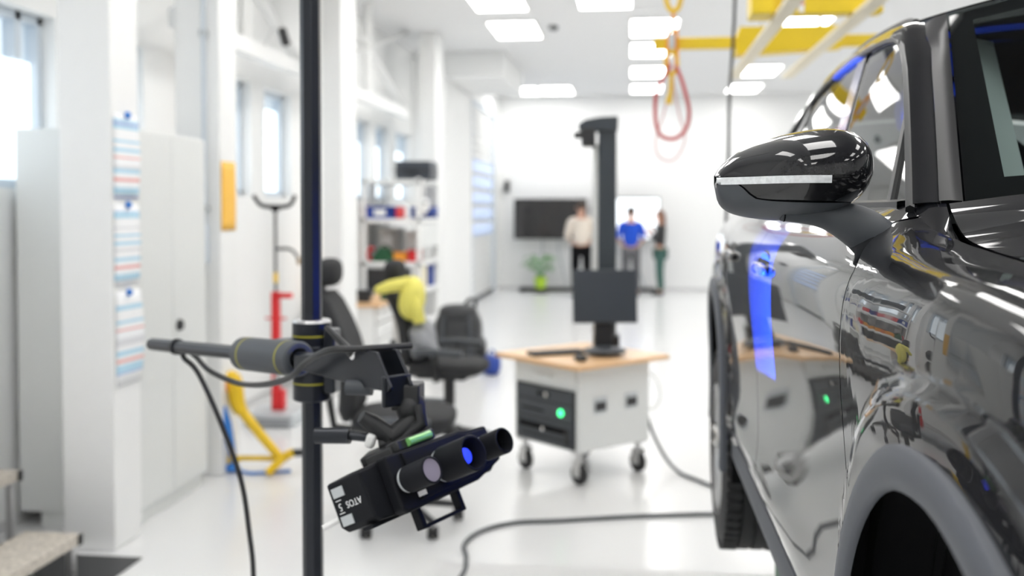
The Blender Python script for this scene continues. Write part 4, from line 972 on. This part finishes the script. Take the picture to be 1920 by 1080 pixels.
# ================================================================ SHELF RACK AND BENCH
sh = thing('shelf_rack', 'white metal shelf rack loaded with tools between the rear white columns', 'shelf rack', (-2.86, 12.6, 0))
X0, X1, Y0, Y1 = -3.22, -2.50, 12.0, 13.18
for x in (X0, X1 - .05):
    for y_ in (Y0, Y1 - .05): MB().bb(x, x + .05, y_, y_ + .05, 0, 2.05).build('upright', 'white', sh, world=True, bevel=.004)
SHZ = (.30, .70, 1.04, 1.56, 2.03)
for z in SHZ: MB().bb(X0, X1, Y0, Y1, z - .05, z).build('shelf', 'white' if z < 2 else 'cab', sh, world=True, bevel=.004)
MB().bb(X1 - .012, X1, Y0 + .05, Y1 - .05, 1.20, 1.50).build('side_panel', 'cab', sh, world=True)
def crate(label, x0, x1, y0, y1, z, h, m, name='storage_bin', cat='bin', lipm=None, grp='bins on the shelf rack'):
    t = thing(name, label, cat, ((x0 + x1) / 2, (y0 + y1) / 2, z), 0, grp)
    b = MB(); th = .012
    b.bb(x0, x1, y0, y1, z, z + th).bb(x0, x0 + th, y0, y1, z, z + h).bb(x1 - th, x1, y0, y1, z, z + h).bb(x0, x1, y0, y0 + th, z, z + h).bb(x0, x1, y1 - th, y1, z, z + h)
    b.build('tub', m, t, world=True, bevel=.003)
    MB().bb(x0 - .006, x1 + .006, y0 - .006, y0 + th, z + h - .02, z + h).bb(x0 - .006, x1 + .006, y1 - th, y1 + .006, z + h - .02, z + h).build('rim', lipm or m, t, world=True)
    MB().bb((x0 + x1) / 2 - .08, (x0 + x1) / 2 + .06, y0 - .008, y0 - .001, z + h * .25, z + h * .75).build('label_card', 'white', t, world=True)
    return t
c = crate('long blue bin with red ends at the front of the upper rack shelf', -3.18, -2.80, 12.03, 12.4, 1.56, .15, 'blue')
for x in (-3.195, -2.80): MB().bb(x, x + .026, 12.02, 12.41, 1.57, 1.70).build('red_end', 'red', c, world=True)
crate('short blue bin at the far right end of the upper rack shelf', -2.78, -2.50, 12.72, 13.1, 1.56, .14, 'blue')
crate('tall grey bin at the left of the middle rack shelf', -3.14, -2.88, 12.45, 12.85, 1.04, .40, 'cab'); crate('tall pale bin at the right of the middle rack shelf', -2.80, -2.55, 12.5, 12.95, 1.04, .36, 'white')
bcs = thing('equipment_case', 'black equipment case lying on top of the white shelf rack', 'case', (-2.6, 12.35, 2.03), 0)
MB().bb(-2.83, -2.40, 12.1, 12.6, 2.03, 2.255).build('body', 'monitor', bcs, world=True, bevel=.015); MB().bb(-2.842, -2.392, 12.09, 12.61, 2.13, 2.15).build('lid_seam', 'black', bcs, world=True); MB().tube([(-2.68, 12.09, 2.13), (-2.68, 12.06, 2.11), (-2.55, 12.06, 2.11), (-2.55, 12.09, 2.13)], .01, 6).build('handle', 'black', bcs, world=True)
def tool(name, label, cat, parts, loc, grp=None):
    t = thing(name, label, cat, loc, 0, grp)
    for n, mb, m in parts: mb.build(n, m, t, bevel=.004)
    return t
tool('green_machine', 'dark green hand machine on the middle shelf of the rack', 'power tool', [('body', MB().prism([(-.14, 0), (.14, 0), (.12, .09), (.05, .17), (-.05, .17), (-.13, .05)], lambda a, b, s: (a, -.08 if s == 0 else .08, b)), 'green'), ('handle', MB().tube([(-.04, 0, .17), (0, 0, .20), (.06, 0, .17)], .012, 8), 'black')], (-2.99, 12.2, 1.04))
tool('orange_box', 'small orange tool box next to the green hand machine', 'tool box', [('box', MB().bb(-.08, .07, -.08, .08, 0, .09), 'orange'), ('lid', MB().bb(-.085, .075, -.085, .085, .09, .115), 'orange')], (-2.775, 12.2, 1.04))
tool('red_box', 'small red tool box right of the orange tool box', 'tool box', [('box', MB().bb(-.07, .07, -.08, .08, 0, .11), 'red'), ('lid', MB().bb(-.075, .075, -.085, .085, .11, .14), 'red'), ('handle', MB().tube([(-.03, 0, .14), (0, 0, .17), (.03, 0, .14)], .008, 6), 'black')], (-2.61, 12.2, 1.04))
tool('red_clamp', 'red clamp at the left end of the middle rack shelf', 'clamp', [('frame', MB().tube([(0, 0, .01), (-.04, 0, .08), (0, 0, .17), (.05, 0, .15)], .025, 8), 'red'), ('screw', MB().tube([(.05, 0, .15), (.05, 0, .0)], .01, 6), 'alu')], (-3.15, 12.15, 1.04))
tool('test_instrument', 'dark grey test instrument on the lower shelf of the rack', 'instrument', [('body', MB().bb(-.24, .24, -.15, .15, 0, .26), 'trimgrey'), ('front_panel', MB().bb(-.22, .22, -.16, -.15, .03, .12), 'black'), ('top_cover', MB().bb(-.25, .25, -.16, .16, .26, .29), 'silver')], (-2.93, 12.2, .70))
tool('blue_canister', 'dark blue canister on the lower shelf at the rack end', 'canister', [('body', MB().bb(-.09, .09, -.1, .1, 0, .26), 'blue'), ('cap', MB().cyl((0, 0, .26), (0, 0, .30), .03), 'black')], (-2.62, 12.9, .70))
pg = thing('paper_roll', 'pale yellow paper roll at the right end of the middle rack shelf', 'paper roll', (-2.56, 12.32, .70))
MB().lathe([(.02, 0), (.075, 0), (.075, .28), (.02, .28)]).build('roll', 'cream', pg); MB().lathe([(.018, 0), (.02, 0), (.02, .281), (.018, .281)]).build('core', 'brown', pg)
lm_ = thing('desk_lamp', 'white clip lamp with a round head on the rack upright', 'lamp', (-2.47, 12.05, 1.60))
MB().ell((0.02, -.03, .12), (.06, .05, .09), 16, 10).build('head', 'white', lm_); MB().tube([(0, 0, .2), (.0, .0, .38)], .012, 8).build('arm', 'white', lm_); MB().ell((.03, -.07, .15), (.022, .02, .022)).build('bulb_socket', 'black', lm_); MB().bb(-.04, .03, -.02, .03, .36, .42).build('clip', 'white', lm_)

wb = thing('workbench', 'workbench with a beech top and white drawers behind the chairs', 'workbench', (-2.78, 10.25, 0))
MB().bb(-3.12, -2.42, 9.7, 11.2, .72, .76).build('worktop', 'wood', wb, world=True, bevel=.004)
MB().bb(-3.10, -2.50, 9.74, 9.8, 0, .72).bb(-3.10, -2.50, 11.1, 11.16, 0, .72).bb(-3.10, -3.06, 9.74, 11.16, .1, .72).build('frame', 'white', wb, world=True)
ivw = WM[wb.name].inverted()
for k in range(4):
    d = MB().bb(-2.52, -2.47, 9.83, 10.45, .06 + k * .165, .205 + k * .165).build('drawer', 'white', wb, world=True, bevel=.004)
    sub(MB().bb(-2.47, -2.455, 9.98, 10.3, .15 + k * .165, .165 + k * .165), 'handle', 'cab', d, ivw)
MB().bb(-3.0, -2.52, 9.83, 10.45, .05, .70).build('drawer_case', 'white', wb, world=True)
tool('small_vise', 'small black bench vise at the front of the workbench', 'vise', [('jaw', MB().bb(-.09, .09, -.05, .05, .05, .12), 'black'), ('base', MB().bb(-.06, .06, -.04, .04, 0, .05), 'trimgrey'), ('screw_handle', MB().tube([(.1, -.06, .07), (.1, .06, .07)], .007, 6), 'alu')], (-2.62, 9.85, .76))
tool('green_can', 'small green can standing on the workbench near its right edge', 'can', [('can', MB().lathe([(0, 0), (.045, 0), (.045, .12), (0, .12)]), 'green'), ('lid', MB().lathe([(0, .14), (.04, .135), (.046, .12)]), 'silver')], (-2.47, 10.1, .76))
cmw = thing('wall_camera', 'small dark wall camera on the white bracing high above the red stand', 'camera', (-2.77, 8.0, 3.0))
MB().tube([(-.03, .02, .12), (.02, -.03, .0)], .035, 12).build('body', 'trimgrey', cmw); MB().tube([(-.03, .02, .12), (-.12, .06, .14), (-.2, .08, .0)], .01, 6).build('bracket', 'white', cmw)

# ================================================================ BACK WALL: SCREENS, PLANT, PEOPLE
def tv(name, label, x0, x1, z0, z1, y, m, legs):
    t = thing(name, label, 'screen', ((x0 + x1) / 2, y, 0), 0)
    MB().bb(x0, x1, y - .03, y + .04, z0, z1).build('housing', 'black', t, world=True, bevel=.008)
    MB().bb(x0 + .02, x1 - .02, y - .036, y - .03, z0 + .025, z1 - .02).build('screen_panel', m, t, world=True)
    xc = (x0 + x1) / 2
    for dx in (-.28, .28): MB().tube([(xc + dx * .5, y + .07, z1 - .2), (xc + dx * .6, y + .07, .8), (xc + dx * legs, y + .07, .05)], .018, 8).build('support_pole', 'silver', t, world=True)
    MB().bb(xc - .62, xc + .62, y - .30, y + .16, .03, .08).build('base_tray', 'trimgrey', t, world=True, bevel=.01)
    for dx in (-.58, .58):
        for dy in (-.25, .10): MB().cyl((xc + dx - .01, y + dy, .03), (xc + dx + .01, y + dy, .03), .03).build('caster', 'rubber', t, world=True)
    return t
tv('display_screen', 'dark switched-off display on a stand left of the cream-clad person', -2.39, -.90, 1.06, 1.885, 20.85, 'screenoff', 1.2)
tv('display_screen', 'bright white lit display on a stand behind the person in blue', -.80, .57, 1.05, 1.905, 20.9, 'screenon', 1.4)
ptd = thing('potted_plant', 'green leafy plant in a lime pot in front of the dark display', 'potted plant', (-1.80, 20.35, 0))
MB().lathe([(0, .09), (.10, .09), (.13, .32), (.115, .32), (.105, .28), (0, .28)], n=24).build('pot', 'pot', ptd)
MB().lathe([(0, 0), (.16, 0), (.16, .02), (.03, .03), (.03, .09), (0, .09)], n=20).build('pot_stand', 'trimgrey', ptd)
lf = MB(); rnd = random.Random(3)
for k in range(46):
    a = rnd.uniform(0, 2 * PI); r = rnd.uniform(.1, .34); h = rnd.uniform(.30, .66); L = rnd.uniform(.12, .22)
    if math.cos(a) < 0 and rnd.random() < .4: r += .14
    p = Vector((r * math.cos(a), r * .7 * math.sin(a), .25 + h * .75)); d = Vector((math.cos(a), math.sin(a), rnd.uniform(-.5, .4))).normalized(); s_ = d.cross(Vector((0, 0, 1))).normalized(); n_ = s_.cross(d)
    lf.add([p - d * L * .5, p + s_ * L * .24 + n_ * .02, p + d * L * .5 - n_ * .03, p - s_ * L * .24 + n_ * .02, p + n_ * .012], [(0, 1, 4), (1, 2, 4), (2, 3, 4), (3, 0, 4)])
lf.build('foliage', 'leaf', ptd, ang=80, solid=.004)
stm = MB()
for k in range(12):
    a = k * .55; stm.tube([(0, 0, .27), (.08 * math.cos(a), .06 * math.sin(a), .42), (.22 * math.cos(a), .16 * math.sin(a), .58)], .007, 5)
stm.build('stems', 'leaf', ptd)
sp = thing('wall_speaker', 'small dark box mounted high on the back wall left of the dark display', 'speaker', (-2.57, 21.12, 2.02))
MB().bb(-.05, .05, -.05, .06, 0, .24).build('housing', 'trimgrey', sp, bevel=.006); MB().bb(-.04, .04, -.055, -.05, .02, .22).build('grille', 'black', sp)

def skin_obj(name, m, joints, edges, parent, sub=2):
    me = bpy.data.meshes.new(name); me.from_pydata([j[:3] for j in joints], edges, [])
    o = bpy.data.objects.new(name, me); COL.objects.link(o); o.parent = parent
    md = o.modifiers.new('skin', 'SKIN'); md.use_smooth_shade = True
    if not me.skin_vertices: me.skin_vertices.new() if hasattr(me.skin_vertices, 'new') else None
    sv = me.skin_vertices[0].data
    for i, j in enumerate(joints):
        r = j[3]; sv[i].radius = r if isinstance(r, tuple) else (r, r); sv[i].use_root = (i == 0)
    s_ = o.modifiers.new('sub', 'SUBSURF'); s_.levels = sub; s_.render_levels = sub
    me.materials.append(M[m]); return o
def person(label, loc, rz, Hh, top, legs_m, hair_m, armL, armR, shoe='black', long_hair=False, lean=0.0, head_turn=0.0, female=False, arms_bare=False):
    """faces +y in its own frame; armL/armR: (elbow, wrist) relative to the shoulder for a 1.75 m figure"""
    k = Hh / 1.75; t = thing('person', label, 'person', loc, rz)
    sw = .17 if female else .195; hw = .095
    J = []; E = []
    def j(x, y, z, r, p=None):
        J.append((x * k, (y + lean * max(0, z - .9)) * k, z * k, r * k if not isinstance(r, tuple) else (r[0] * k, r[1] * k)))
        if p is not None: E.append((p, len(J) - 1))
        return len(J) - 1
    pel = j(0, 0, .93, (.125, .10)); wst = j(0, .01, 1.10, (.135, .095), pel); chs = j(0, .0, 1.30, (.165, .11), wst); nb = j(0, -.01, 1.44, (.075, .065), chs); nk = j(0, .0, 1.51, .052, nb)
    hd0 = j(0, .015, 1.57, (.062, .068), nk); hd1 = j(0, .02, 1.65, (.075, .088), hd0); hd2 = j(0, .01, 1.715, (.06, .07), hd1)
    hands = []
    for s, (e, wv) in ((-1, armL), (1, armR)):
        sh_ = j(s * sw, 0, 1.41, .058, nb)
        el = j(s * (sw + e[0]), e[1], 1.41 + e[2], .042, sh_); wr = j(s * (sw + wv[0]), wv[1], 1.41 + wv[2], .028, el)
        d = Vector((s * (wv[0] - e[0]), wv[1] - e[1], wv[2] - e[2])).normalized()
        pw = Vector((s * (sw + wv[0]), wv[1], 1.41 + wv[2])) + d * .075
        pm = j(*pw, (.036, .022), wr)
        q = d.cross(Vector((1, 0, 0)) if abs(d.x) < .8 else Vector((0, 1, 0))).normalized(); c = d.cross(q) * .25
        for f, L in zip((-.03, -.01, .01, .028), (.075, .088, .082, .062)):
            a = pw + q * f + d * .035; b1 = a + d * L * .5 + c * .05; b2 = b1 + d * L * .45 + c * .14
            i1 = j(*a, .010, pm); i2 = j(*b1, .009, i1); j(*b2, .007, i2)
        a = pw - d * .03 - q * .036; i1 = j(*a, .011, pm); i2 = j(*(a - q * .03 + d * .03), .010, i1); j(*(a - q * .038 + d * .06), .008, i2)
        hands.append((sh_, el, wr))
    feet = []
    for s in (-1, 1):
        hp_ = j(s * hw, 0, .88, .088, pel); kn = j(s * (hw + .015), .015, .50, .058, hp_); an = j(s * (hw + .02), -.02, .09, .04, kn); to = j(s * (hw + .035), .11, .035, .032, an)
        feet.append((hp_, kn, an, to))
    body = skin_obj('body', 'skin', J, E, t)
    # clothing follows the same joints, a little wider
    def shell(name, m, ids, edges, grow, sub=2, extra=()):
        mp = {a: i for i, a in enumerate(ids)}
        def g(r): return tuple(v + grow * k for v in r) if isinstance(r, tuple) else r + grow * k
        JJ = [(*J[a][:3], g(J[a][3])) for a in ids]; EE = [(mp[a], mp[b]) for a, b in edges]
        for p, q_, r in extra: JJ.append((*[c_ * k for c_ in q_], tuple(v * k for v in r))); EE.append((mp[p], len(JJ) - 1))
        return skin_obj(name, m, JJ, EE, t, sub)
    ids = [chs, wst, pel, nb]; ed = [(chs, wst), (wst, pel), (chs, nb)]
    for sh_, el, wr in hands: ids += [sh_, el] + ([] if arms_bare else [wr]); ed += [(nb, sh_), (sh_, el)] + ([] if arms_bare else [(el, wr)])
    shell('top', top, ids, ed, .016)
    ids = [pel]; ed = []
    for hp_, kn, an, to in feet: ids += [hp_, kn, an]; ed += [(pel, hp_), (hp_, kn), (kn, an)]
    shell('trousers', legs_m, ids, ed, .020 if not female else .026)
    for hp_, kn, an, to in feet:
        a, b = Vector(J[an][:3]), Vector(J[to][:3])
        MB().tube([a + Vector((0, -.04, -.05)), a * .5 + b * .5 + Vector((0, 0, -.012)), b + Vector((0, .05, .002))], [.045 * k, .046 * k, .034 * k], 12).build('shoe', shoe, t)
    # head details: hair cap, ears, eyes, nose, mouth
    hz = 1.66 * k; hy = (.02 + lean * .76) * k
    hr = MB()
    rows = []
    for i in range(11):
        a = PI * .5 - (PI * .62) * i / 10
        row = []
        for q in range(20):
            b = 2 * PI * q / 20; back = max(0, -math.sin(b)); aa = a if back > .2 else max(a, .30)
            row.append((.088 * k * math.cos(aa) * math.cos(b), hy - .012 * k + .105 * k * math.cos(aa) * math.sin(b), hz + .012 * k + .105 * k * math.sin(aa)))
        rows.append(row)
    hr.grid(rows, True)
    if long_hair: hr.ell((0, hy - .085 * k, 1.56 * k), (.075 * k, .05 * k, .15 * k), 14, 10)
    hr.build('hair', hair_m, t, ang=80)
    fc = MB()
    for s in (-1, 1): fc.ell((s * .084 * k, hy + .0, 1.645 * k), (.012 * k, .022 * k, .033 * k), 10, 8)
    fc.ell((0, hy + .098 * k, 1.635 * k), (.014 * k, .022 * k, .026 * k), 10, 8)
    fc.build('ears_and_nose', 'skin', t)
    ey = MB()
    for s in (-1, 1): ey.ell((s * .032 * k, hy + .084 * k, 1.665 * k), (.013 * k, .008 * k, .008 * k), 10, 6)
    ey.build('eyes', 'black', t); MB().ell((0, hy + .086 * k, 1.585 * k), (.026 * k, .008 * k, .008 * k), 10, 6).build('mouth', 'red', t)
    return t
person('person in a cream sweater and black trousers standing before the dark display', (-.93, 19.1, 0), .1, 1.80, 'beige', 'matteblack', 'hair', ((.06, .02, -.29), (.0, .22, -.36)), ((.06, .02, -.29), (.0, .22, -.36)), long_hair=False)
person('person in a royal blue shirt and grey trousers facing the lit display', (-.01, 19.7, 0), 0, 1.70, 'royal', 'greygarment', 'hair', ((.05, .03, -.28), (.0, .22, -.36)), ((.05, .03, -.28), (.0, .22, -.36)), arms_bare=True)
person('person in a black top and dark green trousers standing sideways at the lit display', (.56, 20.15, 0), PI / 2 - .1, 1.63, 'black', 'greentrouser', 'hair2', ((.03, .05, -.28), (.0, .20, -.16)), ((.03, .02, -.29), (.0, .16, -.10)), female=True, long_hair=True)

# ================================================================ OVERHEAD CRANE AND SLING
cr = thing('lifting_crane', 'yellow overhead lifting crane with cream cross bars above the car roof', 'crane', (.95, 5.8, 2.6))
def ck(mb, n, m, **k): return mb.build(n, m, cr, world=True, **k)
fbm = ck(MB().bb(.565, 1.16, 4.95, 5.05, 2.592, 2.95), 'front_beam', 'craneyellow', bevel=.006)
ck(MB().bb(.555, .66, 4.90, 5.10, 2.588, 3.0), 'beam_end', 'craneyellow', bevel=.006)
ivr = WM[cr.name].inverted()
sub(MB().bb(.70, .74, 4.945, 4.949, 2.645, 2.66), 'blue_label', 'blue2', fbm, ivr); sub(MB().bb(.775, .80, 4.945, 4.949, 2.60, 2.70), 'warning_label', 'white', fbm, ivr); sub(MB().bb(.778, .797, 4.944, 4.945, 2.635, 2.66), 'red_mark', 'red', fbm, ivr)
ck(MB().prism([(.635, 2.628), (1.275, 2.664), (1.29, 2.70), (1.29, 2.80), (.66, 2.80), (.64, 2.74)], lambda a, b, s: (a, 6.45 if s == 0 else 6.60, b)), 'rear_beam', 'craneyellow', bevel=.004)
ck(MB().bb(.135, 1.62, 6.48, 6.54, 2.675, 2.745), 'spreader_bar', 'craneyellow', bevel=.004)
for x in (.70, 1.06): ck(MB().bb(x - .036, x + .036, 4.5, 7.25, 2.575, 2.60), 'cross_bar', 'cream', bevel=.004)
for x, y_ in ((.75, 5.0), (1.05, 5.0), (.8, 6.52), (1.15, 6.52)): ck(MB().tube([(x, y_, 2.8), (x, y_, 3.99)], .012, 8), 'tie_rod', 'alu')
lc = thing('hook_chain', 'yellow hook and ring chain hanging beside the left tip of the yellow crane', 'chain hook', (.25, 6.44, 2.5))
def lk(mb, n, m, **k): return mb.build(n, m, lc, world=True, **k)
def ring(c, rx, rz_, r, n=20): return MB().tube([(c[0] + rx * math.cos(a), c[1], c[2] + rz_ * math.sin(a)) for a in np.linspace(0, 2 * PI, n + 1)[:-1]], r, 8, closed=True)
lk(MB().tube([(.254, 6.43, 3.08), (.254, 6.43, 3.99)], .012, 8), 'suspension_rope', 'craneyellow'); lk(ring((.254, 6.43, 2.99), .045, .09, .017), 'master_ring', 'yellow'); lk(MB().tube([(.254, 6.43, 2.90), (.252, 6.43, 2.74)], .012, 8), 'strap', 'orange')
lk(MB().bb(.225, .262, 6.40, 6.455, 2.67, 2.76), 'shackle', 'silver', bevel=.006); lk(MB().tube([(.225, 6.43, 2.79), (.215, 6.43, 2.62), (.215, 6.43, 2.52)], .013, 8).tube([(.27, 6.43, 2.79), (.275, 6.43, 2.65), (.275, 6.43, 2.54)], .013, 8), 'hook_sides', 'orange')
lk(ring((.243, 6.43, 2.58), .035, .07, .013), 'lower_ring', 'yellow')
lk(MB().tube([(.243, 6.43, 2.52), (.238, 6.43, 2.40), (.225, 6.43, 2.33)], [.012, .014, .022], 8), 'hook_tongue', 'yellow')
rsg = MB().tube(spline([(.27, 6.42, 2.56), (.305, 6.41, 2.47), (.335, 6.40, 2.36), (.35, 6.40, 2.27), (.335, 6.40, 2.18), (.29, 6.40, 2.125), (.235, 6.40, 2.11), (.175, 6.40, 2.135), (.148, 6.40, 2.21), (.143, 6.40, 2.32), (.155, 6.40, 2.41), (.20, 6.41, 2.50), (.235, 6.42, 2.57)], 6), .0115, 8).build('lifting_sling', 'redsling', loc=(.25, 6.42, 2.58)); tag(rsg, 'thick dark red sling loop hanging from the yellow hook chain', 'sling')
psg = MB().tube(spline([(.245, 6.45, 2.54), (.235, 6.46, 2.42), (.19, 6.47, 2.25), (.15, 6.47, 2.12), (.155, 6.47, 2.03), (.20, 6.47, 1.985), (.26, 6.47, 1.985), (.31, 6.47, 2.05), (.33, 6.47, 2.14), (.295, 6.47, 2.26), (.262, 6.46, 2.42), (.25, 6.45, 2.55)], 6), .006, 6).build('thin_sling', 'pinksling', loc=(.25, 6.46, 2.55)); tag(psg, 'thin faded pink sling loop hanging lowest under the red sling', 'sling')
pd = thing('pendant_control', 'black pendant cable hanging from the ceiling between crane and car', 'pendant control', (.55, 6.0, 1.2))
MB().tube(spline([(.60, 6.0, 3.99), (.584, 6.0, 2.88), (.576, 6.0, 2.66), (.556, 6.0, 2.30), (.552, 6.0, 1.96), (.540, 6.0, 1.53), (.54, 6.0, 1.32)], 6), .0095, 8).build('cable', 'trimgrey', pd, world=True); MB().bb(.50, .58, 5.97, 6.03, 1.10, 1.33).build('control_box', 'yellow', pd, world=True, bevel=.01)
